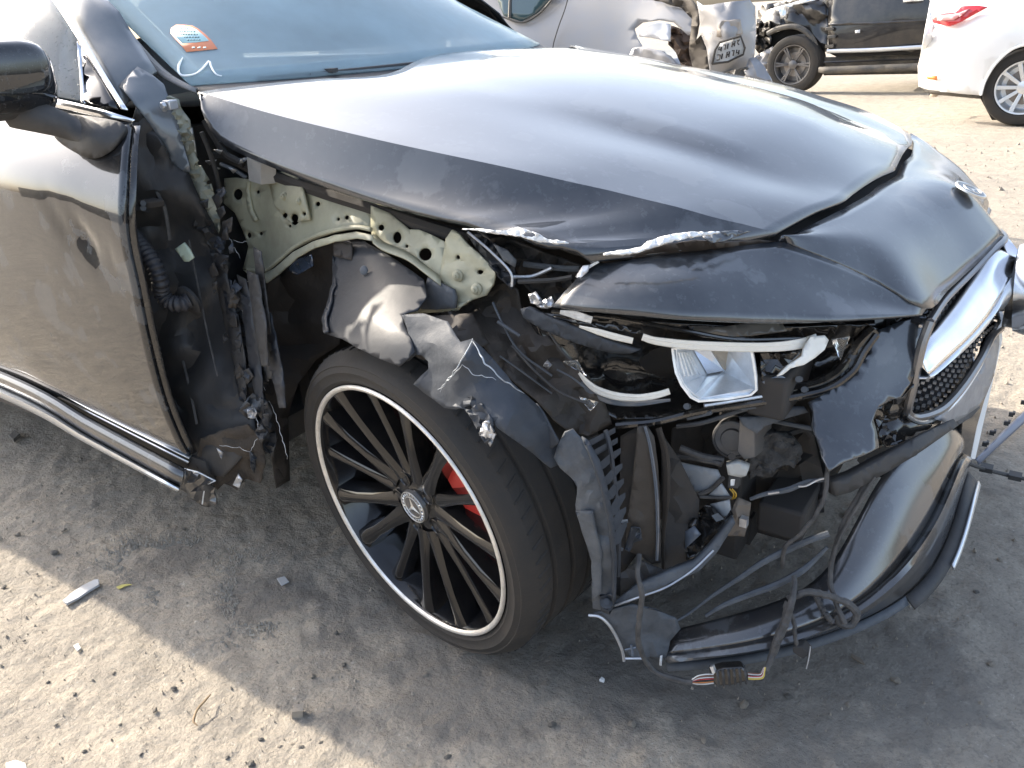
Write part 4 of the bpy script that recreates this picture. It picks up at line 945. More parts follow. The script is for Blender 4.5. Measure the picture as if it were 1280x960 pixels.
for pts, r, m_ in [([(622, 402, -.755), (650, 420, -.752)], .003, PLASTIC_GREY), ([(616, 378, -.73), (630, 408, -.745), (650, 440, -.755), (690, 470, -.755)], .002, PLASTIC_GREY), ([(625, 445, -.775), (660, 470, -.77), (690, 492, -.765)], .0016, PLASTIC_GREY),
                   ([(640, 432, -.77), (670, 465, -.775), (700, 490, -.77), (735, 505, -.76)], .002, PLASTIC), ([(696, 462, -.762), (715, 472, -.758), (730, 484, -.752)], .0016, PLASTIC_GREY), ([(675, 398, -.74), (702, 438, -.75), (728, 462, -.75)], .0018, PLASTIC)]:
    mb = MB(); mb.tube(P3(pts), r, 6); mb.build('torn_strip', m_, CAR)
panel('torn_flake', [(684, 450, -.77), (690, 456, -.77), (686, 461, -.77), (679, 457, -.77)], BARE, CAR, res=4, amp=.008, fold=5, seed=52)
# dark fold where beam, hood and lamp meet
panel('crushed_rail', [(583, 291, -.735), (600, 292, -.735), (618, 302, -.735), (640, 318, -.73), (646, 350, -.735), (640, 362, -.74), (622, 345, -.738), (605, 322, -.735), (592, 304, -.735)], TORNP, CAR, res=6, amp=.018, fold=12, seed=53, thick=.003)
panel('crushed_rail', [(592, 286, -.72), (640, 300, -.70), (700, 322, -.68), (728, 332, -.68), (720, 352, -.68), (696, 376, -.70), (670, 372, -.70), (650, 350, -.70), (640, 320, -.71)], DARK, CAR, res=8, amp=.03, fold=22, seed=54, thick=.003)
panel('torn_flake', [(617, 305, -.745), (634, 312, -.742), (646, 325, -.742), (644, 334, -.745), (630, 326, -.748)], PLASTIC_GREY, CAR, res=7, thick=.003)
for pts, r, m_ in [([(640, 346, -.735), (665, 345, -.715), (690, 335, -.71)], .003, BARE), ([(648, 352, -.73), (690, 350, -.72), (716, 346, -.72)], .004, PLASTIC), ([(585, 290, -.742), (612, 313, -.745), (638, 340, -.748), (640, 358, -.75)], .0022, BARE), ([(655, 330, -.71), (700, 335, -.70), (725, 336, -.70)], .005, PLASTIC_GREY)]:
    mb = MB(); mb.tube(P3(pts), r, 6); mb.build('torn_strip', m_, CAR)

# unseen panels and shelves added inside the doors to block leaking sun
for s_ in (-1, 1):
    mb = MB(); mb.box((-1.63, s_ * .83, .50), (1.7, .18, .04)); mb.box((-1.63, s_ * .76, .75), (1.7, .03, .56)); mb.build('door_sun_block', CABIN, CAR)

# torn paint at the hood's front corner
panel('torn_paint_edge', [(578, 286, -0.786), (600, 286, -0.787), (625, 289, -0.788), (640, 286, -0.788), (648, 284, -0.788), (660, 288, -0.788), (675, 293, -0.787), (684, 299, -0.784), (700, 301, -0.783), (711, 304, -0.781), (697, 305, -0.783), (680, 303, -0.786), (672, 302, -0.788), (655, 297, -0.790), (640, 294, -0.791), (628, 293, -0.791), (605, 290, -0.790)],
      WHITE_TORN, CAR, holes=[(662, 293.5, 8, 3)], res=4, jag=.7, amp=.004, fold=7, seed=61, thick=.003)
panel('torn_paint_edge', [(754, 318, -0.757), (772, 314, -0.747), (790, 312, -0.740), (802, 309, -0.734), (812, 301, -0.728), (830, 296, -0.719), (855, 291, -0.698), (880, 290, -0.672), (900, 290, -0.652), (888, 294, -0.667), (860, 297, -0.697), (835, 303, -0.722), (815, 310, -0.738), (795, 316, -0.749), (775, 318, -0.755)],
      WHITE_TORN, CAR, res=4, jag=.7, amp=.005, fold=8, seed=62, thick=.003)
panel('peeled_paint', [(878, 296, -.652), (893, 291, -.636), (915, 288, -.61), (938, 289, -.585), (920, 296, -.61), (905, 302, -.63), (890, 304, -.645)], PAINT, CAR, res=7, amp=.008, fold=14, seed=63, thick=.003)
panel('hood_underside', [(748, 321, -.725), (790, 318, -.71), (830, 306, -.685), (870, 300, -.65), (905, 303, -.615), (950, 299, -.55), (970, 302, -.52), (900, 318, -.60), (830, 326, -.66), (760, 334, -.71)], mat('brown bare hood edge', (.035, .027, .022), rough=.6), CAR, res=8, amp=.006, fold=20, seed=64)
mb = MB(); mb.tube(P3([(748, 327, -.745), (735, 335, -.75), (722, 350, -.758), (707, 366, -.765), (693, 382, -.770)]), .0022, 6); mb.build('torn_edge', WHITE_TORN, CAR)
panel('torn_flake', [(729, 332, -.752), (737, 331, -.75), (735, 339, -.755), (724, 350, -.76), (720, 346, -.758)], BARE, CAR, res=5, thick=.003)
mb = MB(); mb.tube(P3([(732, 379, -.768), (744, 371, -.762), (762, 371, -.755)]), .0012, 5); mb.build('scratch_curl', SCRAPE, CAR)

# ------------------------------------------------------------------ smashed headlight
HL = panel('headlight', [(652, 384, -.72), (668, 388, -.715), (690, 392, -.71), (760, 398, -.69), (850, 404, -.63), (930, 408, -.57), (1000, 408, -.50), (1080, 404, -.43), (1098, 412, -.43), (1084, 428, -.43), (1068, 460, -.45), (1035, 486, -.475), (1005, 495, -.50), (940, 505, -.56), (880, 514, -.61), (820, 524, -.655), (770, 524, -.69), (735, 505, -.71), (705, 462, -.72), (670, 415, -.72)],
           GLOSSBLK, CAR, inner=[(860, 455, -.53), (960, 450, -.46), (760, 455, -.63), (1040, 440, -.43)], res=11, amp=.004, fold=24, thick=.004, seed=65)
HL['label'] = 'smashed right headlight with its lens gone and light guides bare'
def bar(name, pts, wid, matl, parent, dep=.010):
    """flat bar along a picture line; wid in pixels"""
    C = crom([(p[0], p[1], p[2]) for p in pts], max(10, len(pts) * 6)); n = len(C); wv = np.interp(np.linspace(0, 1, n), np.linspace(0, 1, len(wid)), wid) if hasattr(wid, '__len__') else np.full(n, wid)
    T = np.gradient(C[:, :2], axis=0); T /= np.linalg.norm(T, axis=1)[:, None] + 1e-9
    Np = np.stack([-T[:, 1], T[:, 0]], 1); A = []; mb = MB(); G = np.zeros((n, 8, 3))
    for i in range(n):
        for k, (o, d) in enumerate(((-.5, dep), (-.5, .0015), (-.44, -.001), (-.06, -.0012), (.0, -.0004), (.40, .0006), (.5, .0025), (.5, dep))):
            G[i, k] = at(C[i, 0] + Np[i, 0] * o * wv[i], C[i, 1] + Np[i, 1] * o * wv[i], y=C[i, 2] + d)
    mb.grid(G, closed=True); mb.f.append(tuple(range(8))); mb.f.append(tuple((n - 1) * 8 + k for k in range(7, -1, -1)))
    return mb.build(name, matl, parent, angle=18)
bar('light_guide', [(803, 421, -.735), (820, 426, -.728), (860, 431, -.70), (900, 433, -.667), (940, 434, -.63), (975, 433, -.60), (1003, 429, -.57), (1022, 423, -.553)], [9, 11, 12, 12, 12, 12, 13, 13], LIGHTGUIDE, HL)
panel('light_guide', [(1012, 421, -.566), (1030, 419, -.55), (1035, 425, -.547), (1030, 437, -.556), (1018, 447, -.57), (1004, 456, -.585), (995, 458, -.592), (988, 460, -.60), (978, 468, -.607), (971, 470, -.612), (984, 457, -.602), (996, 449, -.595), (1002, 445, -.59), (1004, 436, -.58)], LIGHTGUIDE, HL, res=6, thick=.004, angle=20, reg=.5)
bar('light_guide', [(724, 408, -.765), (742, 413, -.762), (766, 420, -.752), (791, 426, -.742)], [3, 8, 9, 8], LIGHTGUIDE, HL)
bar('light_guide', [(700, 390, -.772), (716, 393, -.77), (740, 400, -.765)], [5, 11, 9], WHITE_TORN, HL)
bar('light_guide', [(724, 466, -.75), (734, 478, -.748), (748, 488, -.742), (770, 495, -.73), (797, 497, -.715), (820, 494, -.70), (837, 489, -.69)], [4, 8, 10, 10, 9, 9, 8], LIGHTGUIDE, HL)
bar('guide_holder', [(728, 476, -.735), (740, 490, -.732), (764, 501, -.722), (797, 504, -.705), (838, 500, -.68)], [8, 10, 9, 7, 4], SHARD, HL, dep=.012)
panel('lamp_bracket', [(652, 386, -.765), (662, 383, -.765), (690, 397, -.765), (730, 412, -.76), (765, 427, -.75), (800, 437, -.735), (788, 441, -.738), (765, 440, -.745), (720, 428, -.757), (680, 412, -.765), (655, 396, -.768)], SCRAPE, HL, res=7, amp=.004, fold=14, thick=.006, seed=66)
panel('lamp_bracket', [(690, 396, -.755), (720, 400, -.752), (760, 404, -.742), (800, 410, -.725), (806, 418, -.722), (770, 413, -.74), (730, 407, -.755)], GLOSSBLK, HL, res=8, amp=.004, fold=14, thick=.004, seed=67)
panel('lamp_clip', [(661, 369, -.78), (670, 365, -.78), (678, 376, -.78), (690, 371, -.78), (692, 380, -.78), (684, 386, -.78), (676, 384, -.78), (664, 378, -.78)], BARE, HL, res=4, amp=.012, fold=6, seed=68, thick=.004)
# reflector bowl: rim, back and the step inside it
rim_ = P3([(843, 436, -.690), (870, 435, -.672), (905, 434, -.64), (938, 434, -.61), (941, 450, -.61), (944, 470, -.61), (945, 486, -.612), (938, 492, -.618), (910, 496, -.645), (876, 499, -.672), (866, 494, -.682), (855, 480, -.69), (848, 465, -.693), (845, 450, -.692)])
def quads(name, lists, m_, parent, th=.002):
    mb = MB()
    for q in lists: mb.add(P3(q), [tuple(range(len(q)))])
    return mb.build(name, m_, parent, thick=th, angle=None)
rb = quads('reflector', [[(845, 436, -.690), (866, 436, -.63), (884, 468, -.60), (868, 474, -.645), (848, 464, -.692)], [(848, 464, -.692), (868, 474, -.645), (884, 468, -.60), (868, 494, -.681), (855, 480, -.69)],
                         [(884, 468, -.60), (904, 465, -.58), (944, 486, -.612), (936, 492, -.618), (876, 498, -.672), (868, 494, -.681)], [(908, 436, -.575), (938, 435, -.61), (945, 486, -.612), (904, 465, -.58)]], REFLECT, HL)
mb = MB(); ro = [p + (p - at(895, 465, y=-.65)).normalized() * .004 for p in rim_]; mb.grid(np.array([[list(q) for q in ro], [list(q + Vector((0, -.004, 0))) for q in ro], [list(q + Vector((0, -.004, 0))) for q in rim_], [list(q + Vector((0, .004, 0))) for q in rim_]]), closed=True); mb.build('reflector_rim', REFLECT, rb, angle=40)
quads('reflector_step', [[(866, 436, -.635), (889, 437, -.60), (906, 463, -.582), (884, 467, -.605)]], mat('polished reflector face', (.86, .88, .92), rough=.12, metal=.9), rb)
quads('reflector_step', [[(889, 437, -.602), (910, 436, -.578), (909, 455, -.578), (906, 463, -.584)]], mat('amber grey reflector side', (.42, .37, .30), rough=.4, metal=.3), rb)
for k in range(5):
    a_ = k / 5; mb = MB(); mb.tube(P3([(848 + 17 * a_, 440, -.69 + .055 * a_), (856 + 24 * a_, 470 - 2 * a_, -.685 + .07 * a_)]), .0012, 5); mb.build('reflector_flute', REFLECT, rb)
# pieces of the clear lens still in the frame
LENS = glassmat('clear lens splinters', (.9, .92, .93), .06, (.7, .72, .72), 0)
for k, q in enumerate([[(704, 452, -.765), (722, 450, -.762), (733, 470, -.757)], [(1040, 424, -.55), (1062, 420, -.53), (1050, 450, -.538)], [(724, 496, -.76), (748, 503, -.75), (738, 514, -.757)]]):
    panel('lens_shard', q, LENS, HL, res=8, jag=.8, seed=300 + k, thick=.003)
panel('lamp_shelf', [(868, 408, -.62), (900, 409, -.60), (950, 402, -.55), (975, 401, -.53), (984, 414, -.535), (940, 420, -.57), (880, 422, -.62), (865, 416, -.628)], mat('beige grey lamp shelf', (.16, .145, .125), rough=.35, coat=.4), HL, res=9, thick=.003)
panel('lamp_facet', [(950, 442, -.585), (1002, 437, -.55), (1000, 446, -.555), (980, 460, -.575), (970, 468, -.585), (952, 476, -.60)], GLOSSBLK, HL, res=9, amp=.01, fold=18, seed=69)
for pts, r in [([(1092, 412, -.46), (1075, 428, -.475), (1062, 448, -.485), (1048, 466, -.50), (1025, 480, -.52), (990, 489, -.55), (950, 496, -.585)], .011), ([(1096, 418, -.47), (1080, 440, -.485), (1066, 464, -.50), (1035, 486, -.53), (990, 497, -.57), (930, 506, -.615), (870, 515, -.66), (820, 527, -.695), (770, 532, -.72)], .006),
               ([(690, 389, -.765), (760, 396, -.745), (850, 412, -.69), (920, 424, -.63), (1000, 423, -.56)], .0035)]:
    mb = MB(); mb.tube(P3(pts), r, 8); mb.build('lamp_frame', GLOSSBLK, HL)
panel('lamp_frame', [(1040, 470, -.51), (1058, 448, -.495), (1070, 432, -.485), (1078, 434, -.485), (1066, 456, -.495), (1048, 478, -.515)], PLASTIC_GREY, HL, res=6, amp=.004, fold=10, seed=70)
mb = MB(); mb.tube(P3([(880, 507, -.668), (930, 499, -.62), (980, 491, -.57)]), .003, 6); mb.build('seal_crumbs', BARE, HL)
for q in ((858, 508, -.69), (1005, 487, -.56), (998, 474, -.57)):
    mb = MB(); mb.cyl(at(*q[:2], y=q[2]), at(q[0] + 2, q[1], y=q[2] + .012), .005, n=8); mb.build('lamp_screw', PLASTIC_GREY, HL)
panel('lamp_facet', [(952, 477, -.60), (975, 468, -.59), (985, 474, -.585), (965, 486, -.595)], SHARD, HL, res=6, thick=.003)

panel('lamp_backing', [(1030, 397, -.40), (1090, 394, -.38), (1160, 388, -.36), (1156, 425, -.37), (1085, 450, -.40), (1035, 440, -.42)], GLOSSBLK, HL, res=12, thick=.003)
# ------------------------------------------------------------------ grille: frame, mesh, blade, star
def ymir(pts): return [Vector((p.x, -p.y, p.z)) for p in pts]
fr = P3([(1163, 402, -.405), (1152, 432, -.418), (1145, 465, -.422), (1138, 495, -.422), (1134, 514, -.418), (1140, 522, -.405), (1158, 520, -.375), (1180, 509, -.32), (1204, 482, -.24), (1226, 448, -.15), (1240, 420, -.07)])
ft = P3([(1163, 402, -.405), (1182, 374, -.30), (1213, 342, -.175), (1238, 316, -.082), (1256, 299, -.004)])
mb = MB(); mb.tube(fr + [Vector((fr[-1].x + .01, .0, fr[-1].z - .004))] + ymir(fr)[::-1], .0075, 8, m=70); mb.tube(ft + ymir(ft)[::-1][1:], .006, 8, m=60)
GR = mb.build('grille', mat('satin dark chrome frame', (.25, .25, .26), rough=.3, metal=.9, dust=.2), CAR)
g_top = crom(ft[:-1] + [Vector((ft[-1].x, 0, ft[-1].z))], 60)
g_bot = crom(P3([(1137, 514, -.420), (1150, 521, -.39), (1166, 518, -.355), (1182, 507, -.315), (1204, 482, -.24), (1226, 448, -.15), (1240, 420, -.07)]) + [Vector((fr[-1].x + .01, 0, fr[-1].z - .004))], 60)
def gpt(a, b):
    """grille surface: a = -1 right end .. 0 middle .. 1 left end, b = 0 bottom .. 1 top"""
    s_ = (1 - min(1, abs(a))) * 59; i = min(58, int(s_)); f = s_ - i
    t = g_top[i] * (1 - f) + g_top[i + 1] * f; q = g_bot[i] * (1 - f) + g_bot[i + 1] * f
    v = Vector(q * (1 - b) + t * b) + Vector((-.022, 0, 0))
    if a > 0: v.y = -v.y
    return v
MESHM = mat('black grille mesh', (.03, .03, .032), rough=.25, coat=.5)
PIN = mat('bright grille pins', (.45, .46, .48), rough=.3, metal=.8)
cells = []; NY, NZ = 48, 13
for i in range(NY):
    for j in range(NZ):
        yy = -.97 + 1.94 * (i + (.5 if j % 2 else 0)) / NY; b = (j + .5) / NZ
        cells.append((yy, b))
mb = MB(); mp = MB()
for yy, b in cells:
    c = gpt(yy, b); da = .97 / NY; u = (gpt(yy + da, b) - gpt(yy - da, b)) * .53; dy = abs(u.y); v = (gpt(yy, b + .5 / NZ) - gpt(yy, b - .5 / NZ)) * .62; f = Vector((.010, 0, 0))
    q = [c + v, c + u, c - v, c - u]; n = len(mb.v)
    inn = [c + (p - c) * .68 + f * .7 for p in q]; outp = [p + Vector((-.004, 0, 0)) for p in q]
    mb.add(outp + inn + [p - f * 1.6 for p in inn], [(0, 1, 5, 4), (1, 2, 6, 5), (2, 3, 7, 6), (3, 0, 4, 7), (4, 5, 9, 8), (5, 6, 10, 9), (6, 7, 11, 10), (7, 4, 8, 11)])
    mp.box(c - v * .93 + f * .8, (.005, dy * .62, .0045))
mb.build('grille_mesh', MESHM, GR, angle=20)['kind'] = 'stuff'
mp.build('grille_pins', PIN, GR)['kind'] = 'stuff'
bk = np.array([[list(gpt(y_, b) + Vector((-.04, 0, 0))) for b in (-.7, .5, 1.1)] for y_ in np.linspace(-1, 1, 31)]); MB().grid(bk).build('grille_back', HOLE, GR)
bt = P3([(1147, 456, -.422), (1158, 432, -.398), (1180, 408, -.325), (1202, 383, -.25), (1225, 347, -.145), (1246, 315, -.065)]) 
bm2 = P3([(1146, 466, -.424), (1175, 440, -.355), (1204, 412, -.262), (1230, 380, -.155), (1250, 345, -.065)])
bb = P3([(1146, 473, -.424), (1158, 467, -.40), (1184, 448, -.33), (1212, 421, -.24), (1240, 390, -.12)])
for L_, zz in ((bt, .694), (bm2, .655), (bb, .598)): L_.append(Vector((.882, 0, zz)))
def bl(lst): return [lst[:-1] + [lst[-1]] + ymir(lst[:-1])[::-1]][0]
btm, bmm, bbm = bl(bt), bl(bm2), bl(bb)
off = Vector((.018, -.0, 0))
loft('grille_blade', [[p + Vector((-.03, 0, .0)) for p in btm], btm, [p + off * .6 for p in [a.lerp(b, .5) for a, b in zip(btm, bmm)]], [p + off for p in bmm]], 60, 10, CHROME, GR, thick=.003, angle=50)
loft('grille_blade', [[p + off for p in bmm], [a.lerp(b, .5) + off * 1.1 for a, b in zip(bmm, bbm)], bbm, [p + Vector((-.03, 0, .0)) for p in bbm]], 60, 9, SATIN, GR, thick=.003, angle=50)
mb = MB(); sc = Vector((.905, 0, .638))
mb.lathe(sc, Vector((1, 0, .12)), [(.082, -.02), (.088, -.004), (.090, .006), (.086, .010), (.080, .006), (.078, -.004)], 48)
star3(mb, None, .079, .016, lambda a, b, h: sc + Vector((.004 + h, a, b)), math.radians(90), .012); mb.build('grille_star', CHROME, GR, angle=30)
MB().cyl(sc + Vector((-.03, 0, 0)), sc + Vector((-.006, 0, 0)), .078, n=32).build('star_back', GLOSSBLK, GR)
# lower frame lips beside the grille
bar('grille_lip', [(1135, 520, -.425), (1150, 528, -.40), (1170, 522, -.35), (1195, 500, -.27), (1222, 460, -.17), (1234, 434, -.11)], [4, 6, 7, 8, 8, 6], SATIN, GR)
panel('bumper_centre', [(1168, 524, -.355), (1196, 500, -.27), (1224, 462, -.17), (1236, 430, -.10), (1246, 402, -.03), (1248, 430, .01), (1243, 460, -.02), (1232, 492, -.08), (1222, 508, -.12), (1205, 520, -.20), (1188, 530, -.27)], mat('dusty silver plastic', (.26, .27, .29), rough=.45, metal=.2, dust=.4, dscale=30, dcol=(.2, .18, .15)), CAR, res=8, thick=.004, reg=1.0, angle=60, label='bumper bar under the grille')
# round badge at the nose's edge
bc = at(1213, 240, y=0); bn = Vector((.42, 0, .9)).normalized()
BLUE = mat('dull badge enamel', (.16, .18, .21), rough=.35, metal=.4)
mb = MB(); mb.lathe(bc + Vector((0, 0, .0045)), bn, [(.030, -.002), (.0295, .0015), (.027, .002), (.026, .001)], 36); bd = mb.build('hood_badge', EMB, CAR)
MB().cyl(bc + bn * .001, bc + bn * .0055, .026, n=32).build('badge_disc', BLUE, bd)
bu = Vector((0, 1, 0)); bv = bn.cross(bu)
mb = MB(); mb.lathe(bc + bn * .0057, bn, [(.0165, 0), (.0168, .0012), (.0178, .0012), (.018, 0)], 32); star3(mb, None, .0165, .0035, lambda a, b, h: bc + bn * (.0057 + h) + bu * a + bv * b, math.radians(90), .0015); mb.build('badge_star', EMB, bd)

# number plate holder standing out from the bumper, seen edge on, and the strip torn off beside it
hp = P3([(1247, 402, .0), (1249, 420, .02), (1243, 470, -.01), (1231, 500, -.05), (1221, 535, -.08), (1212, 580, -.10), (1198, 574, -.13), (1203, 530, -.14), (1210, 505, -.12), (1230, 470, -.06), (1239, 430, -.02)])
mb = MB(); mb.prism(hp, Vector((-.018, .012, 0))); mb.build('plate_holder', GLOSSBLK, CAR, bevel=.002)
panel('plate_bracket', [(1192, 498, -.24), (1216, 496, -.14), (1222, 508, -.11), (1212, 520, -.13), (1195, 530, -.2), (1187, 524, -.23), (1190, 510, -.24)], PLASTIC_GREY, CAR, res=8, thick=.01)
pl = P3([(1248, 400, .005), (1250, 424, .03), (1234, 494, -.03), (1216, 574, -.085), (1213, 574, -.09), (1229, 494, -.04), (1244, 430, .01)])
mb = MB(); mb.prism(pl, Vector((.004, .004, 0))); mb.build('number_plate', mat('white number plate', (.7, .7, .68), rough=.4), CAR)
stp = [at(1218, 575, z=.03), at(1240, 553, z=.025), at(1262, 531, z=.022), at(1290, 505, z=.02), at(1310, 487, z=.02)]
stq = [at(1223, 581, z=.012), at(1250, 556, z=.010), at(1272, 536, z=.010), at(1298, 512, z=.010), at(1318, 494, z=.01)]
TS = loft('torn_trim_strip', [stp, [(a + b) / 2 + Vector((0, 0, .006)) for a, b in zip(stp, stq)], stq], 24, 5, mat('blue grey plastic strip', (.17, .18, .22), rough=.35), CAR, thick=.003)
for q in ((1240, 541), (1258, 529), (1264, 518), (1279, 503), (1231, 555)):
    c = at(*q, z=.035); mb = MB(); mb.box(c, (.012, .008, .012)); mb.box(c + Vector((.006, .004, .004)), (.006, .014, .008)); mb.build('clip', PLASTIC, TS)
mb = MB(); mb.tube([at(1206, 578, z=.12), at(1230, 586, z=.08), at(1260, 594, z=.05), at(1292, 601, z=.04)], .005, 7); rd = mb.build('trim_rod', PLASTIC, CAR)
for q in ((1233, 585, .078), (1269, 595, .05)):
    mb = MB(); mb.box(at(q[0], q[1], z=q[2]), (.028, .028, .012)); mb.build('clip', PLASTIC, TS)
mb = MB(); mb.tube([at(1240, 396, y=.05), at(1250, 399, y=.07), at(1249, 404, y=.07)], .004, 6); mb.build('hook', PLASTIC, CAR)

# ------------------------------------------------------------------ open intake: motor, brackets, ducts, struts
XI = -.52
panel('intake_bar', [(1036, 600, -.56), (1060, 592, -.54), (1100, 570, -.50), (1140, 548, -.45), (1185, 526, -.33), (1192, 534, -.33), (1150, 562, -.45), (1105, 588, -.50), (1060, 612, -.54), (1040, 618, -.56)], PLASTIC, CAR, res=9, thick=.02)
panel('intake_bar', [(1092, 512, -.45), (1130, 520, -.42), (1160, 525, -.36), (1172, 530, -.34), (1140, 550, -.42), (1108, 560, -.46), (1098, 545, -.46)], GLOSSBLK, CAR, res=8, amp=.012, fold=18, seed=71)
mc_ = at(915, 550, y=-.55); ma = (Vector((.15, -1, .2))).normalized()
MOT = mat('grey cast motor', (.14, .14, .145), rough=.45, metal=.5, dust=.3, dscale=30)
mb = MB(); mb.lathe(mc_, ma, [(.034, -.05), (.035, -.006), (.033, 0), (.030, .001), (.029, -.003), (.020, -.003), (.018, .002), (.0002, .003)], 32); mot = mb.build('leveling_motor', MOT, CAR, angle=30)
mb = MB(); mb.prism(P3([(924, 522, -.585), (942, 524, -.58), (944, 572, -.575), (930, 575, -.58), (921, 565, -.585)]), Vector((.01, .06, 0))); mb.build('motor_bracket', MOT, mot, bevel=.002)
panel('motor_bracket', [(923, 521, -.588), (945, 520, -.575), (990, 508, -.545), (1005, 508, -.54), (1010, 515, -.54), (985, 522, -.555), (955, 532, -.572), (945, 541, -.58), (928, 531, -.588)], PLASTIC_GREY, CAR, res=7, thick=.012)
panel('motor_plug', [(908, 579, -.60), (922, 576, -.595), (937, 582, -.59), (933, 592, -.59), (926, 594, -.592), (910, 591, -.60)], mat('pale connector', (.42, .42, .40), rough=.5), mot, res=6, thick=.014)
mb = MB(); mb.cyl(at(914, 571, y=-.595), at(915, 571, y=-.61), .006, n=10); mb.build('plug_screw', DARK, mot)
mb = MB(); mb.prism(P3([(911, 594, -.598), (925, 595, -.595), (922, 611, -.60), (909, 610, -.602)]), Vector((0, .014, 0))); mb.build('cable_plug', PLASTIC, mot, bevel=.001)
mb = MB(); mb.prism(P3([(914, 599, -.604), (919, 599, -.603), (918, 606, -.604), (914, 606, -.605)]), Vector((0, -.003, 0))); mb.build('plug_latch', WHITE_TORN, mot)
YEL = mat('yellow wire', (.55, .33, .04), rough=.5)
for dx in (0, 3): 
    mb = MB(); mb.tube(P3([(912 + dx, 611, -.60), (917 + dx, 617, -.602), (916 + dx, 622, -.60), (911 + dx, 624, -.598)]), .0013, 5); mb.build('wire', YEL, CAR)
FOAM = mat('grey acoustic foam', (.060, .058, .056), rough=.95, var=.5, vscale=60, bump=.012, bscale=60)
panel('foam_block', [(938, 545, -.545), (965, 538, -.53), (990, 545, -.52), (1000, 565, -.52), (996, 580, -.525), (965, 590, -.54), (938, 596, -.55), (932, 575, -.55)], FOAM, CAR, res=6, amp=.006, fold=9, seed=72, thick=.02)
panel('intake_wall', [(840, 535, -.50), (920, 520, -.46), (1010, 510, -.42), (1030, 600, -.42), (1030, 640, -.42), (940, 660, -.42), (860, 640, -.46), (835, 590, -.50)], DARK, CAR, res=14, amp=.03, fold=40, seed=73)
for pts, r, m_ in [([(846, 533, -.66), (880, 528, -.65), (930, 512, -.60), (985, 500, -.55), (1005, 497, -.54)], .004, PLASTIC), ([(850, 560, -.62), (880, 571, -.61), (905, 575, -.60)], .006, CABLE), ([(945, 560, -.53), (1000, 538, -.50), (1015, 545, -.5)], .005, DARK), ([(960, 525, -.54), (1016, 536, -.53)], .004, PLASTIC_GREY)]:
    mb = MB(); mb.tube(P3(pts), r, 7); mb.build('strut', m_, CAR)
for q in ([(857, 521, -.66), (888, 514, -.655), (889, 519, -.655), (859, 526, -.66)], [(915, 508, -.61), (945, 504, -.60), (946, 511, -.60), (916, 515, -.61)], [(952, 508, -.585), (962, 508, -.582), (962, 515, -.582), (953, 515, -.585)]):
    mb = MB(); mb.prism(P3(q), Vector((0, .02, 0))); mb.build('clip', PLASTIC_GREY, CAR, bevel=.001)
LG = mat('light grey plastic plate', (.27, .29, .31), rough=.4, dust=.2, dscale=30)
panel('duct_plate', [(840, 575, -.60), (860, 580, -.60), (897, 587, -.60), (903, 600, -.605), (898, 605, -.605), (875, 618, -.605), (870, 617, -.605), (860, 602, -.60)], LG, CAR, res=9, thick=.003)
panel('duct_plate', [(884, 620, -.61), (902, 604, -.61), (912, 620, -.61), (900, 622, -.612)], LG, CAR, res=8, thick=.003)
panel('duct_plate', [(888, 630, -.615), (912, 624, -.612), (914, 640, -.615), (904, 647, -.618)], LG, CAR, res=8, thick=.003)
for pts, r in [([(843, 570, -.61), (870, 573, -.61), (902, 580, -.61)], .005), ([(874, 618, -.615), (888, 612, -.612), (904, 597, -.61)], .004), ([(875, 621, -.618), (895, 622, -.615), (914, 622, -.615)], .003)]:
    mb = MB(); mb.tube(P3(pts), r, 7); mb.build('cable', CABLE, CAR)
panel('air_duct', [(858, 660, -.64), (884, 631, -.63), (890, 634, -.628), (905, 650, -.63), (915, 640, -.625), (905, 670, -.635), (884, 692, -.65), (860, 700, -.66), (856, 685, -.655)], GLOSSBLK, CAR, res=8, amp=.018, fold=20, seed=74, thick=.01)
panel('air_duct', [(857, 664, -.648), (868, 657, -.645), (876, 668, -.65), (857, 686, -.655)], SHARD, CAR, res=7, thick=.004)
panel('rail_end', [(905, 655, -.62), (915, 640, -.62), (922, 622, -.60), (938, 628, -.59), (934, 655, -.60), (930, 670, -.61), (905, 668, -.62)], mat('brown bracket', (.11, .09, .075), rough=.7, dust=.3), CAR, res=7, amp=.008, fold=14, seed=75, thick=.006)
mb = MB(); mb.box(at(930, 652, y=-.61), (.012, .012, .016)); mb.build('clip', BARE, CAR)
# arch front edge: dusty panel with a ladder of vent ribs
panel('arch_edge', [(706, 540, -.845), (716, 536, -.84), (727, 548, -.84), (735, 556, -.838), (745, 577, -.838), (752, 600, -.836), (758, 630, -.832), (764, 668, -.825), (767, 705, -.815), (767, 740, -.805), (765, 758, -.80), (752, 762, -.805), (741, 760, -.81), (740, 740, -.815), (740, 700, -.828), (731, 670, -.838), (721, 640, -.845), (720, 630, -.847), (722, 608, -.85), (714, 596, -.853), (700, 584, -.855), (692, 572, -.855), (698, 556, -.85)],
      PLASTIC_GREY, CAR, res=7, amp=.006, fold=24, seed=76, thick=.004, inner=[(738, 620, -.848), (752, 690, -.835)])
panel('arch_edge_rib', [(727, 546, -.845), (734, 550, -.845), (748, 575, -.848), (757, 605, -.845), (766, 650, -.838), (770, 700, -.825), (769, 750, -.812), (765, 752, -.815), (766, 700, -.832), (760, 650, -.848), (751, 608, -.856), (741, 578, -.858)], SCRAPE, CAR, res=6, thick=.006)
panel('arch_step', [(720, 638, -.85), (742, 638, -.848), (741, 642, -.85), (752, 690, -.84), (752, 740, -.825), (741, 752, -.822), (740, 700, -.835), (731, 672, -.845)], PLASTIC_GREY, CAR, res=7, amp=.004, fold=16, seed=77, thick=.005)
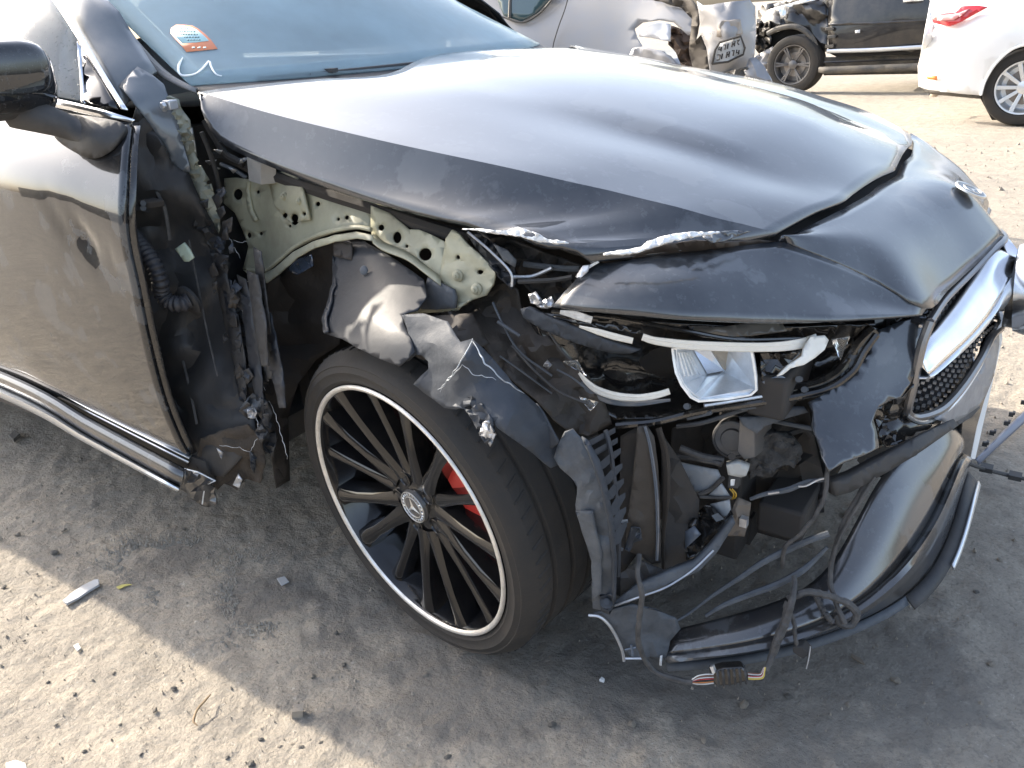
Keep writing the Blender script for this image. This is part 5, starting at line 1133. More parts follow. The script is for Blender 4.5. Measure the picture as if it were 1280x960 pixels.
for a, b in (((731, 553, -.83), (757, 540, -.80)), ((736, 566, -.832), (760, 553, -.80)), ((744, 583, -.832), (764, 566, -.80)), ((750, 603, -.83), (766, 585, -.80)), ((754, 622, -.828), (768, 604, -.80)), ((758, 642, -.825), (770, 622, -.80)), ((761, 660, -.822), (771, 640, -.80)), ((764, 678, -.82), (772, 658, -.80))):
    p, q = P3([a, b]); mb = MB(); mb.prism([p, q, q + Vector((0, 0, -.009)), p + Vector((0, 0, -.011))], Vector((.006, .02, 0))); mb.build('vent_rib', SCRAPE, CAR)
mb = MB(); mb.tube(P3([(757, 538, -.80), (762, 556, -.80), (767, 590, -.798), (771, 625, -.796), (774, 670, -.79), (773, 720, -.785)]), .0035, 6); mb.build('vent_frame', SCRAPE, CAR)
panel('vent_back', [(728, 552, -.80), (757, 540, -.78), (768, 590, -.775), (775, 650, -.77), (775, 745, -.765), (764, 740, -.78), (760, 660, -.80), (748, 600, -.81)], HOLE, CAR, res=12, thick=.003)
BRN = mat('dusty brown black plastic', (.032, .028, .025), rough=.5, dust=.45, dscale=18, dcol=(.085, .072, .06), bump=.001, bscale=80)
panel('air_deflector', [(797, 533, -.735), (808, 531, -.725), (817, 545, -.722), (822, 580, -.72), (825, 630, -.718), (826, 702, -.712), (815, 704, -.715), (803, 696, -.725), (790, 690, -.735), (781, 686, -.745), (784, 650, -.745), (792, 590, -.74)], BRN, CAR, res=9, amp=.004, fold=24, seed=78, thick=.004)
bar('deflector_rib', [(806, 533, -.735), (813, 560, -.733), (820, 610, -.731), (822, 660, -.729), (821, 701, -.728)], [4, 5, 5, 5, 4], SHARD, CAR, dep=.02)
bar('deflector_rib', [(823, 535, -.71), (832, 570, -.708), (833, 620, -.705), (829, 670, -.70), (829, 716, -.70)], [8, 10, 9, 5, 4], BRN, CAR, dep=.02)
panel('deflector_wall', [(776, 545, -.70), (797, 533, -.70), (798, 690, -.70), (776, 720, -.72), (774, 640, -.71)], DARK, CAR, res=14, amp=.01, fold=30, seed=79)
panel('deflector_wall', [(826, 540, -.66), (850, 575, -.64), (874, 625, -.63), (870, 700, -.64), (830, 730, -.68), (828, 640, -.67)], DARK, CAR, res=14, amp=.015, fold=30, seed=80)
bar('clip_loop', [(785, 651, -.755), (773, 654, -.757), (770, 670, -.757), (772, 684, -.757), (779, 687, -.755)], 5, SHARD, CAR, dep=.006)
panel('bracket_foot', [(789, 658, -.75), (800, 660, -.748), (803, 674, -.748), (793, 678, -.75), (787, 690, -.752), (781, 686, -.752)], SCRAPE, CAR, res=6, amp=.006, fold=9, seed=81)
panel('lower_rail', [(768, 752, -.79), (795, 730, -.77), (835, 713, -.735), (868, 700, -.70), (888, 680, -.675), (915, 645, -.645), (918, 652, -.645), (895, 688, -.67), (872, 712, -.70), (838, 728, -.735), (800, 746, -.772), (772, 758, -.795)], PLASTIC_GREY, CAR, res=7, thick=.012)
mb = MB(); mb.tube(P3([(768, 757, -.80), (800, 746, -.785), (826, 737, -.76), (845, 727, -.735), (868, 711, -.71), (892, 688, -.68)]), .0018, 5); mb.build('bright_edge', BARE, CAR)
panel('lower_panel', [(768, 745, -.76), (776, 716, -.75), (800, 700, -.74), (830, 712, -.72), (862, 700, -.69), (850, 716, -.70), (800, 738, -.75)], PLASTIC, CAR, res=9, amp=.008, fold=20, seed=82)
panel('undertray', [(742, 766, -.80), (760, 762, -.80), (790, 755, -.78), (820, 762, -.755), (845, 772, -.735), (850, 785, -.73), (838, 800, -.735), (832, 822, -.742), (812, 820, -.76), (790, 824, -.775), (781, 812, -.78), (775, 798, -.785), (766, 784, -.79), (752, 774, -.798)], PLASTIC_GREY, CAR, res=8, amp=.008, fold=26, seed=83, thick=.004)
mb = MB(); mb.tube(P3([(736, 769, -.81), (750, 771, -.806), (762, 782, -.80), (772, 799, -.793), (778, 814, -.788), (780, 826, -.784)]), .0028, 6); mb.tube(P3([(780, 823, -.784), (802, 823, -.772)]), .0022, 5); mb.build('torn_edge', BARE, CAR)
mb = MB(); mb.tube(P3([(781, 812, -.785), (795, 809, -.775)]), .002, 5); mb.tube(P3([(789, 806, -.78), (791, 820, -.78)]), .002, 5); mb.build('clip', SHARD, CAR)
mb = MB(); mb.cyl(at(758, 752, y=-.815), at(760, 753, y=-.80), .011, n=12); mb.cyl(at(758, 752, y=-.815), at(758, 752, y=-.82), .006, n=6); mb.build('bolt', SCRAPE, CAR)
panel('torn_tab', [(750, 744, -.82), (764, 742, -.815), (768, 756, -.812), (762, 768, -.815), (752, 764, -.818)], SCRAPE, CAR, res=5, amp=.012, fold=8, seed=84)
panel('torn_flake', [(825, 820, -.752), (828, 819, -.75), (827, 832, -.75), (824, 831, -.752)], WHITE_TORN, CAR, res=4, thick=.002)

# ------------------------------------------------------------------ loose wiring and seams hanging out of the front
def cable(pts, r, m_=CABLE, name='cable', n=8, ):
    if name == 'cable':                       # taped looms are never even
        rr = r if hasattr(r, '__len__') else [r] * 4
        q = np.interp(np.linspace(0, 1, 40), np.linspace(0, 1, len(rr)), rr); rc = random.Random(int(pts[0][0])); r = [v * .84 * rc.uniform(.9, 1.1) for v in q]
        mb = MB(); mb.tube([Vector(c) + Vector((rc.uniform(-1, 1), 0, rc.uniform(-1, 1))) * .0009 for c in crom(P3(pts), len(pts) * 3)], r, n, m=140); return mb.build(name, m_, CAR)
    mb = MB(); mb.tube(P3(pts), r, n); return mb.build(name, m_, CAR)
cable([(799, 694, -.765), (797, 715, -.79), (802, 745, -.80), (799, 775, -.80), (798, 800, -.80), (806, 824, -.79), (820, 840, -.785), (845, 849, -.775), (866, 853, -.765)], .0056)
cable([(957, 838, -.70), (968, 812, -.68), (976, 790, -.68), (984, 770, -.67), (990, 752, -.66), (994, 730, -.63), (992, 720, -.62)], [.0055, .008, .009, .0085, .006, .005])
cable([(985, 752, -.655), (982, 775, -.67), (974, 795, -.685), (968, 808, -.69)], .0075)
cable([(985, 748, -.645), (1005, 741, -.635), (1025, 742, -.62), (1045, 748, -.60), (1062, 756, -.585), (1071, 768, -.58), (1066, 780, -.585), (1052, 780, -.595), (1044, 768, -.595)], .0075)
cable([(985, 757, -.66), (992, 775, -.66), (994, 795, -.665), (996, 806, -.665)], .004)
cable([(1056, 779, -.60), (1044, 750, -.59), (1038, 725, -.575), (1040, 700, -.565), (1045, 680, -.555), (1056, 650, -.545), (1074, 618, -.53), (1092, 590, -.51), (1096, 583, -.5)], .0052)
cable([(1040, 700, -.57), (1050, 672, -.56), (1062, 650, -.55), (1080, 618, -.535), (1094, 596, -.52)], .0035)
cable([(1031, 560, -.575), (1034, 590, -.58), (1030, 622, -.59), (1018, 646, -.60), (1000, 668, -.61), (982, 684, -.615), (978, 710, -.61)], .0042)
cable([(1020, 745, -.60), (1030, 765, -.61), (1038, 775, -.61), (1042, 778, -.61)], .006)
for pts, r in [([(1036, 667, -.575), (1012, 675, -.59), (985, 687, -.60), (955, 702, -.62), (925, 722, -.64), (890, 745, -.665), (862, 766, -.69), (842, 778, -.72)], [.0055, .006, .005, .003, .002]), ([(1034, 684, -.57), (1018, 700, -.58), (1000, 715, -.60), (970, 731, -.62), (940, 742, -.645), (905, 756, -.67), (882, 770, -.69)], [.003, .006, .006, .005, .003]),
               ([(1035, 600, -.575), (1010, 602, -.585), (985, 612, -.60), (955, 618, -.615), (938, 624, -.62)], [.003, .004, .005, .004, .003])]:
    mb = MB(); mb.tube(P3(pts), r, 7); mb.build('rubber_seam', PLASTIC_GREY, CAR)
mb = MB(); mb.tube(P3([(1035, 597, -.58), (1022, 600, -.585), (1008, 607, -.595), (998, 608, -.60)]), .0018, 5); mb.tube(P3([(974, 615, -.612), (960, 617, -.618)]), .002, 5); mb.build('torn_edge', BARE, CAR)
# taped connector with coloured wires at both ends
cc = P3([(888, 840, -.745), (905, 836, -.738), (928, 834, -.725), (934, 840, -.722), (937, 851, -.725), (915, 857, -.738), (895, 858, -.748), (889, 850, -.75)])
mb = MB(); mb.prism(cc, Vector((-.01, .018, -.004))); cn = mb.build('taped_connector', GLOSSBLK, CAR, bevel=.003)
for k in range(6):
    x = 896 + k * 7; mb = MB(); mb.tube(P3([(x, 835.5 + (6 - k) * .4, -.752 + k * .0045), (x + 1, 845, -.760 + k * .0045), (x + 2, 857.5 - k * .6, -.756 + k * .0045)]), .0022, 5); mb.build('tape_wrap', PLASTIC, cn)
mb = MB(); mb.prism(P3([(887, 834, -.76), (891, 833, -.758), (894, 841, -.758), (891, 843, -.76)]), Vector((0, .006, 0))); mb.build('connector_latch', SATIN, cn)
WCOL = {n: mat(n + ' wire', c, rough=.45) for n, c in (('white', (.6, .6, .57)), ('brown', (.16, .07, .04)), ('orange', (.55, .2, .05)), ('black', (.02, .02, .02)), ('green', (.08, .2, .09)), ('red', (.4, .03, .03)), ('yellow', (.5, .38, .08)))}
for k, n_ in enumerate(('white', 'brown', 'white', 'red', 'black', 'orange', 'white')):
    cable([(863, 851 + k * .4, -.765), (872, 845 + k * 1.7, -.762 + k * .001), (882, 843 + k * 2.0, -.757), (892, 843 + k * 1.8, -.75)], .0011, WCOL[n_], 'wire', 5)
for k, n_ in enumerate(('brown', 'white', 'black', 'red', 'white', 'yellow', 'yellow')):
    cable([(935, 841 + k * 1.3, -.724), (943, 842 + k * 1.2, -.72), (950 + k * .6, 842 + k * .9, -.717), (953 + k * .5, 838, -.713), (955 + k * .3, 834, -.71)], .0011, WCOL[n_], 'wire', 5)
mb = MB(); mb.prism(P3([(990, 809, -.66), (1003, 808, -.65), (1012, 818, -.648), (1003, 824, -.652), (991, 816, -.66)]), Vector((0, .02, 0))); mb.build('cable_plug', DARK, CAR, bevel=.002)
mb = MB(); mb.tube(P3([(1013, 808, -.645), (1011, 822, -.65), (1008, 836, -.655)]), .0012, 5); mb.build('loose_pin', BARE, CAR)

# windshield sticker and chalk mark: they lie on the glass
n_up = (ws_t[2] - ws_b[3]).normalized()
BASE_ = Vector((-.575, -.665, 1.072)); e1 = (Vector((-.50, -.45, 1.066)) - BASE_).normalized(); e2 = (Vector((-1.20, -.545, 1.385)) - BASE_); e2 = (e2 - e1 * e2.dot(e1)).normalized(); en = e1.cross(e2).normalized()
dg = bpy.context.evaluated_depsgraph_get()
from mathutils.bvhtree import BVHTree
bv_ = BVHTree.FromPolygons([v.co.copy() for v in ws.data.vertices], [tuple(p.vertices) for p in ws.data.polygons])
def onglass(px, py, lift=.0045):
    d = Vector(ROT @ np.array([(px - 640) / FPX, -(py - 480) / FPX, -1.0])).normalized()
    h = bv_.ray_cast(Vector(CAM), d)
    return (h[0] if h[0] else at(px, py, x=-.7)) - d * lift / max(.2, abs(d.dot(h[1]))) if h[0] else at(px, py, x=-.7)
def gsheet(name, pts, matl, lift, parent=ws):
    me_pts = [onglass(*p, lift) for p in pts]
    mb = MB(); mb.add(me_pts, [tuple(range(len(pts)))]); return mb.build(name, matl, parent, thick=.0006)
ST1 = mat('pale teal sticker', (.50, .72, .72), rough=.5); ST2 = mat('orange sticker', (.80, .28, .14), rough=.5); INK = mat('dark print', (.05, .12, .14), rough=.6)
arc = [(233, 65), (227, 57), (219, 49), (213, 41), (214, 35), (220, 31), (230, 31), (240, 32), (248, 36), (256, 42), (264, 50), (272, 61)]
gsheet('sticker', arc[::-1], ST2, .0045)
gsheet('sticker', [(228, 54), (221, 48), (216, 41), (217, 36), (222, 33), (230, 32.5), (239, 34), (246, 37), (253, 43), (259, 48.5), (261, 51), (245, 53)][::-1], ST1, .0055)
for y_, x0, x1 in ((36, 226, 236), (39.5, 224, 243), (43, 226, 247), (46.5, 230, 251), (50, 234, 250)):
    xx = x0
    while xx < x1 - 1:
        w_ = rnd.uniform(1.4, 3.2); gsheet('print_mark', [(xx, y_ - .6), (xx + w_, y_ - .7), (xx + w_, y_ + .35), (xx + w_ * .5, y_ + rnd.uniform(.2, .9)), (xx, y_ + .4)], INK, .0065); xx += w_ + rnd.uniform(.5, 1.2)
for x_ in (240, 247, 254): gsheet('print_mark', [(x_, 59), (x_ + 3.5, 58.4), (x_ + 4, 60), (x_, 60.4)], ST1, .0065)
CH = mat('white chalk mark', (.85, .87, .86), rough=.8)
mb = MB(); mb.tube([onglass(*q, .005) for q in ((228.5, 72), (224, 81), (223, 89), (227, 94), (235, 94.5), (245, 92), (253, 86), (259, 79), (262, 76.5), (263.5, 82), (267, 89), (272, 94), (277.5, 95))], [.0012, .0024, .0026, .0022, .0018, .002, .0022, .0024, .0022, .0012], 6, m=50); mb.build('chalk_mark', CH, ws)
mb = MB(); mb.prism([onglass(*q, .005) for q in ((384, 97), (388, 94), (404, 95.5), (407, 98.5))], Vector((0, 0, .004))); mb.build('wiper_cap', PLASTIC_GREY, CAR)

# ------------------------------------------------------------------ cars parked behind
SILVER = mat('silver car paint', (.25, .25, .26), rough=.42, metal=.25, coat=.5, dust=.25, dscale=6)
WHITEP = mat('white car paint', (.80, .80, .79), rough=.3, coat=.6, dust=.08, dscale=8, dcol=(.6, .56, .5))
BLACKP = mat('black suv paint', (.010, .010, .012), rough=.3, spec=.3, coat=1, coat_rough=.06, dust=.10, dscale=5)
GREYPL = mat('grey bumper plastic', (.05, .05, .05), rough=.6, dust=.4)
TAILR = mat('red tail lamp lens', (.55, .02, .03), rough=.12, coat=.8)
TAILW = mat('clear lamp lens', (.55, .55, .56), rough=.15, coat=.8)
AMBER = mat('orange reflector', (.75, .22, .05), rough=.3)
DGLASS = mat('dark car glass', (.05, .09, .10), rough=.05, coat=.8)

def simple_wheel(parent, c, ax, R, rr, nsp, matl, wid=.22, double=False):
    c = Vector(c); ax = Vector(ax).normalized()
    w_ = bpy.data.objects.new('wheel', None); w_.parent = parent; w_.matrix_parent_inverse = Matrix.Translation(parent.location).inverted(); COL.objects.link(w_)
    MB().lathe(c, ax, [(rr, -.01), (rr + .012, .006), (R - .05, .012), (R - .015, 0), (R, -.03), (R, -wid + .03), (R - .03, -wid), (rr, -wid + .01)], 48).build('tyre', RUBBER, w_)
    rim = MB().lathe(c, ax, [(rr + .003, -.004), (rr, .004), (rr - .012, .002), (rr - .025, -.02), (rr - .04, -.10), (.02, -.11)], 48).build('rim', matl, w_)
    q = ax.to_track_quat('Z', 'Y'); u = q @ Vector((1, 0, 0)); v = q @ Vector((0, 1, 0))
    for k in range(nsp):
        for d in ((-.085, .085) if double else (0,)):
            t = 2 * math.pi * k / nsp; t1 = t + d; dr = u * math.cos(t) + v * math.sin(t); dr1 = u * math.cos(t1 * 1) + v * math.sin(t1); n = ax.cross(dr)
            a = c + dr * .05 - ax * .02; b = c + dr1 * (rr - .008) - ax * .003; hw = .013 if double else .018
            mb = MB(); mb.prism([a - n * hw * .8, b - n * hw, b + n * hw, a + n * hw * .8], -ax * .03); mb.build('spoke', matl, w_, bevel=.003)
    MB().lathe(c, ax, [(.0005, -.008), (.03, -.01), (.055, -.018), (.065, -.04)], 24).build('hub_cap', matl, w_)
    MB().lathe(c, ax, [(.0005, -.09), (.15, -.09), (.15, -.10)], 24).build('brake_disc', BRAKE, w_)
    return w_
def bp(name, pts, m_, parent, **k):
    k.setdefault('thick', .012); return panel(name, pts, m_, parent, **k)

# silver sedan: its right side, struck rear corner and boot towards us
SV = empty('silver_sedan', Vector((-1.9, 3.7, 0)), 'silver sedan with a crushed rear corner and bent number plate behind the black car', 'car')
bp('side_panel', [(560, -60, 3.25), (650, -60, 3.25), (690, -12, 3.22), (760, -14, 3.2), (820, 0, 3.15), (866, 10, 3.1), (874, 22, 3.08), (870, 46, 3.05), (860, 44, 3.06), (842, 28, 3.08), (824, 25, 3.1), (803, 28, 3.12), (793, 36, 3.13), (796, 46, 3.12), (803, 58, 3.1), (830, 64, 3.05), (850, 90, 3.05), (860, 140, 3.1), (700, 150, 3.1), (560, 120, 3.12)],
   SILVER, SV, res=10, inner=[(700, 40, 3.12), (640, 60, 3.08), (760, 90, 3.08)], angle=45)
bp('rear_window_glass', [(606, -40, 3.17), (668, -40, 3.17), (692, -6, 3.15), (672, 16, 3.12), (652, 27, 3.10), (630, 20, 3.10)], DGLASS, SV, res=14)
mb = MB(); mb.tube(P3([(694, -6, 3.14), (674, 17, 3.11), (652, 28, 3.09), (628, 21, 3.09)]), .007, 6); mb.build('window_seal', GREYPL, SV)
mb = MB(); mb.tube(P3([(640, -20, 3.14), (638, 0, 3.12), (637, 22, 3.09)]), .012, 6); mb.build('window_post', GREYPL, SV)
mb = MB(); mb.tube(P3([(712, -10, 3.13), (706, 12, 3.10), (698, 34, 3.08), (691, 60, 3.06), (690, 90, 3.05)]), .0035, 6); mb.build('door_seam', DARK, SV)
mb = MB(); mb.box((-3.3, 4.05, .72), (2.2, 1.5, .7)); mb.box((-1.75, 4.1, .62), (.9, 1.3, .45)); mb.build('body_shell', SILVER, SV, bevel=.05)
loft('roof', [R3((-2.6, 3.42, 1.36), (-3.4, 3.45, 1.46), (-4.3, 3.5, 1.38)), R3((-2.6, 4.1, 1.40), (-3.4, 4.1, 1.5), (-4.3, 4.1, 1.4)), R3((-2.6, 4.8, 1.36), (-3.4, 4.75, 1.46), (-4.3, 4.7, 1.38))], 10, 8, SILVER, SV, thick=.02)
bp('tail_lamp', [(796, 40, 3.10), (806, 30, 3.09), (824, 27, 3.08), (838, 30, 3.07), (838, 52, 3.05), (826, 50, 3.06), (812, 47, 3.08), (800, 46, 3.1)], TAILW, SV, res=7, amp=.008, fold=14, seed=91)
bp('lamp_hollow', [(835, 32, 3.13), (850, 36, 3.13), (862, 44, 3.12), (870, 62, 3.12), (866, 84, 3.12), (852, 84, 3.12), (846, 66, 3.12), (836, 55, 3.12)], mat('brown rusted hollow', (.10, .065, .045), rough=.8, var=.4, vscale=20), SV, res=6, amp=.06, fold=10, seed=92)
bp('corner_gap', [(813, -2, 3.1), (864, -2, 3.05), (874, 12, 3.0), (874, 28, 2.98), (870, 50, 3.0), (876, 44, 2.98), (884, 62, 2.97), (888, 92, 2.97), (868, 92, 3.02), (862, 62, 3.05), (866, 24, 3.05), (852, 10, 3.08)], mat('dark torn gap', (.06, .05, .04), rough=.8), SV, res=7, amp=.03, fold=12, seed=93)
bp('quarter_lower', [(792, 60, 3.06), (803, 58, 3.05), (822, 63, 3.03), (838, 70, 3.01), (850, 84, 3.0), (854, 110, 3.0), (800, 110, 3.05), (780, 80, 3.07)], SILVER, SV, res=8, amp=.012, fold=26, seed=94, angle=50)
RB = bp('rear_bumper', [(872, 2, 2.96), (880, 8, 2.92), (905, 4, 2.92), (936, 0, 3.0), (943, 8, 3.05), (944, 40, 3.05), (942, 70, 3.0), (934, 86, 2.95), (918, 92, 2.92), (900, 98, 2.9), (888, 92, 2.9), (884, 60, 2.92), (877, 42, 2.94), (875, 20, 2.95)], SILVER, SV, res=7, amp=.022, fold=34, seed=95, angle=60, inner=[(910, 20, 2.86), (912, 75, 2.87), (930, 40, 2.90)])
bp('plate_recess', [(897, 34, 2.86), (903, 26, 2.86), (926, 24, 2.87), (928, 42, 2.88), (912, 47, 2.86), (896, 46, 2.86)], mat('brown dusty recess', (.33, .29, .25), rough=.4, metal=.3), SV, res=7, amp=.01, fold=12)
NPL = bp('number_plate', [(890, 80, 2.82), (894, 62, 2.82), (900, 53, 2.82), (926, 45, 2.84), (931, 60, 2.84), (929, 68, 2.84), (910, 77, 2.82)], mat('bent number plate face', (.50, .50, .49), rough=.5, dust=.2), RB, res=7, amp=.012, fold=14, seed=96, thick=.006)
mb = MB(); mb.tube(P3([(890, 80, 2.81), (894, 62, 2.81), (900, 53, 2.81), (926, 45, 2.83), (931, 60, 2.83), (929, 68, 2.83), (910, 77, 2.81), (890, 80, 2.81)]), .006, 5, smooth=False); mb.build('plate_frame', DARK, NPL)
INKB = mat('black plate lettering', (.02, .02, .02), rough=.5)
def glyph(lines, off, sc, yv, r, m_, parent, name):
    for ln in lines:
        mb = MB(); mb.tube(P3([(off[0] + a * sc[0] + b * sc[2], off[1] + b * sc[1] + a * sc[3], yv) for a, b in ln]), r, 5, smooth=False); mb.build(name, m_, parent)
GL = [[[(0, 0), (0, .6), (.35, .6)], [(.35, .2), (.35, 1)]], [[(0, 0), (.3, 0), (.3, 1)]], [[(0, 0), (0, 1)]], [[(0, 1), (0, 0), (.35, 0), (.35, 1)], [(0, .5), (.35, .5)]], [[(0, .1), (.35, 0), (.1, .5), (.4, 1)]], [[(0, 0), (.4, .2), (.4, 1), (0, .9)]]]
for k, g in enumerate(GL[:5]): glyph(g, (899 + k * 5.6, 58.5 - k * 2.0), (9, 6.5, -1.2, -3), 2.80, .0045, INKB, NPL, 'plate_letter')
for k, g in enumerate([GL[5], GL[2], GL[3], GL[1], GL[0]]): glyph(g, (897 + k * 6.0, 68.5 - k * 1.6), (9, 7.0, -1.2, -3), 2.80, .0045, INKB, NPL, 'plate_letter')
tx = bpy.data.curves.new('badge_lettering', 'FONT'); tx.body = 'SUNNY'; tx.size = .075; tx.extrude = .003
to = bpy.data.objects.new('tmp_text', tx); COL.objects.link(to); dgx = bpy.context.evaluated_depsgraph_get(); me_t = bpy.data.meshes.new_from_object(to.evaluated_get(dgx)); bpy.data.objects.remove(to)
pa, pb_, pc = at(878, 45.5, y=2.86), at(893, 42, y=2.86), at(877, 39, y=2.86)
ux = (pb_ - pa).normalized(); uy = (pc - pa); uy = (uy - ux * uy.dot(ux)).normalized(); L0 = max(v.co.x for v in me_t.vertices)
for v in me_t.vertices:
    c = v.co.copy(); v.co = pa + ux * (c.x * (pb_ - pa).length / L0) + uy * (c.y * (pb_ - pa).length / L0 * 1.1) - Vector(ROT[:, 2]) * 0 + Vector((.3, -1, 0)).normalized() * (c.z + .004)
link('badge_lettering', me_t, mat('bright badge letters', (.8, .8, .78), rough=.3, metal=.5), RB, angle=None)
bp('bumper_scrap', [(884, 96, 2.9), (900, 92, 2.88), (918, 88, 2.86), (934, 84, 2.88), (936, 92, 2.88), (920, 100, 2.86), (900, 103, 2.88)], GREYPL, SV, res=6, amp=.05, fold=10, seed=97)
bp('bumper_corner', [(936, 74, 2.92), (944, 72, 2.95), (956, 84, 2.9), (968, 107, 2.88), (950, 108, 2.86), (936, 100, 2.86), (930, 90, 2.86)], SILVER, SV, res=7, amp=.03, fold=14, seed=98)
simple_wheel(SV, (-2.6, 3.18, .31), (0, -1, 0), .31, .2, 7, SATIN); simple_wheel(SV, (-2.6, 4.9, .31), (0, 1, 0), .31, .2, 7, SATIN)

# black suv further back, its nose struck
BS = empty('black_suv', Vector((-1.0, 9.9, 0)), 'black off-road car with a smashed front corner parked behind the silver sedan', 'car')
bp('front_door', [(1037, -70, 9.95), (1250, -80, 9.95), (1250, 66, 9.78), (1150, 68, 9.78), (1046, 71, 9.78), (1036, 66, 9.80), (1035, 40, 9.78), (1036, 10, 9.85)], BLACKP, BS, res=14, inner=[(1100, 30, 9.72), (1150, 45, 9.72), (1090, -10, 9.80)], angle=60)
bp('front_fender', [(948, 6, 10.1), (965, 4, 10.0), (985, 0, 9.95), (1037, -22, 9.95), (1036, 20, 9.84), (1034, 64, 9.82), (1022, 66, 9.84), (1019, 52, 9.82), (1010, 38, 9.80), (992, 31, 9.80), (972, 34, 9.82), (962, 40, 9.86), (955, 34, 9.95), (948, 20, 10.05)], BLACKP, BS, res=7, amp=.10, fold=22, seed=101, angle=40)
bp('hood_edge', [(962, 12, 9.9), (985, 5, 9.84), (1010, -2, 9.84), (1040, -10, 9.86), (1040, -5, 9.86), (1000, 5, 9.82), (983, 10, 9.82), (982, 22, 9.82), (976, 24, 9.84), (974, 14, 9.86)], SATIN, BS, res=6, amp=.04, fold=12, seed=102)
mb = MB(); mb.tube(P3([(960, 42, 9.82), (972, 36, 9.78), (992, 33, 9.76), (1008, 40, 9.76), (1018, 54, 9.78), (1020, 66, 9.8)]), .035, 8); mb.build('arch_trim', GREYPL, BS)
bp('arch_hollow', [(958, 44, 10.02), (990, 34, 10.0), (1020, 50, 10.0), (1022, 92, 10.05), (960, 92, 10.05)], HOLE, BS, res=12)
bp('front_wreckage', [(946, 24, 9.95), (962, 26, 9.92), (964, 48, 9.9), (962, 62, 9.9), (950, 70, 9.9), (944, 60, 9.92)], mat('smashed front pieces', (.06, .055, .05), rough=.5, metal=.4, var=.6, vscale=14), BS, res=4, amp=.22, fold=6, seed=103, angle=20)
bp('bumper_scrap', [(944, 70, 9.85), (966, 58, 9.85), (968, 66, 9.85), (960, 86, 9.85), (944, 90, 9.85)], SILVER, BS, res=6, amp=.08, fold=10, seed=104)
mb = MB(); mb.tube(P3([(1034, 64, 9.74), (1090, 62.5, 9.70), (1150, 59, 9.70), (1260, 53, 9.7)]), .026, 8); mb.build('door_moulding', SATIN, BS)
bp('sill', [(1022, 72, 9.85), (1150, 68, 9.85), (1260, 64, 9.85), (1260, 84, 9.95), (1150, 92, 9.95), (1030, 94, 9.95)], GREYPL, BS, res=14)
bp('running_board', [(1024, 84, 9.65), (1150, 79, 9.65), (1260, 74, 9.65), (1260, 80, 9.65), (1150, 88, 9.65), (1034, 92, 9.65), (1024, 90, 9.66)], GREYPL, BS, res=14, thick=.06)
for y_ in (76, 83): 
    mb = MB(); mb.tube(P3([(1030, y_ + 2, 9.72), (1150, y_ - 2, 9.72)]), .012, 6); mb.build('sill_line', BLACKP, BS)
bp('body_crease', [(1036, 29, 9.77), (1100, 27, 9.71), (1200, 22, 9.72), (1200, 24, 9.72), (1100, 30, 9.71), (1036, 32, 9.77)], BLACKP, BS, res=14)
bp('sticker', [(1069, 38, 9.68), (1075, 37, 9.68), (1075, 41, 9.68), (1069, 41.5, 9.68)], WHITE_TORN, BS, res=6)
mb = MB(); mb.tube(P3([(1130, 1, 9.7), (1140, 0, 9.66), (1154, -1, 9.7)]), .02, 6); mb.build('door_handle', SATIN, BS)
for q in ((1037, 36), (1037, 58), (1040, 46)):
    mb = MB(); mb.box(at(q[0], q[1], y=9.74), (.10, .05, .04)); mb.build('door_hinge', GREYPL, BS, bevel=.008)
mb = MB(); mb.box((.2, 10.8, 1.0), (4.2, 1.5, .9)); mb.box((.6, 10.8, .5), (3.4, 1.5, .3)); mb.build('body_shell', BLACKP, BS, bevel=.1)
loft('roof', [R3((-.9, 10.0, 1.0), (-.2, 10.15, 1.6), (.8, 10.2, 1.85), (3, 10.2, 1.8)), R3((-.9, 10.8, 1.05), (-.2, 10.8, 1.65), (.8, 10.8, 1.9), (3, 10.8, 1.85)), R3((-.9, 11.6, 1.0), (-.2, 11.5, 1.6), (.8, 11.5, 1.85), (3, 11.5, 1.8))], 14, 8, BLACKP, BS, thick=.03)
bw = at(990, 82, y=9.72); simple_wheel(BS, (bw.x, 9.72, .36), (-.12, -1, 0), .36, .245, 6, mat('dark alloy', (.12, .12, .125), rough=.35, metal=.7, dust=.3), wid=.26, double=True)
simple_wheel(BS, (bw.x + 2.8, 9.72, .36), (0, -1, 0), .36, .245, 6, SATIN, wid=.26, double=True)

# white hatchback at the right: its rear corner and wheel
WS = empty('white_sedan', Vector((.5, 7.3, 0)), 'white car with red tail lamp parked at the right behind the wreck', 'car')
bp('side_panel', [(1162, -60, 7.5), (1300, -70, 7.5), (1420, -60, 7.4), (1420, 150, 6.98), (1350, 150, 6.98), (1345, 100, 6.93), (1325, 66, 6.92), (1294, 56, 6.92), (1268, 60, 6.92), (1246, 78, 6.93), (1232, 100, 6.95), (1226, 119, 6.97), (1200, 117, 6.99), (1160, 112, 7.15), (1149, 108, 7.3), (1148, 82, 7.32), (1154, 66, 7.2), (1165, 50, 7.12), (1167, 30, 7.15), (1163, 0, 7.3)],
   WHITEP, WS, res=12, inner=[(1190, 70, 6.98), (1250, 30, 6.92), (1210, 90, 6.96), (1300, 20, 6.95)], angle=60)
bp('rear_face', [(1148, 82, 7.32), (1149, 108, 7.3), (1150, 104, 8.0), (1149, 78, 8.0), (1163, 0, 8.0), (1163, 0, 7.3), (1167, 30, 7.15), (1165, 50, 7.12), (1154, 66, 7.2)], WHITEP, WS, res=10)
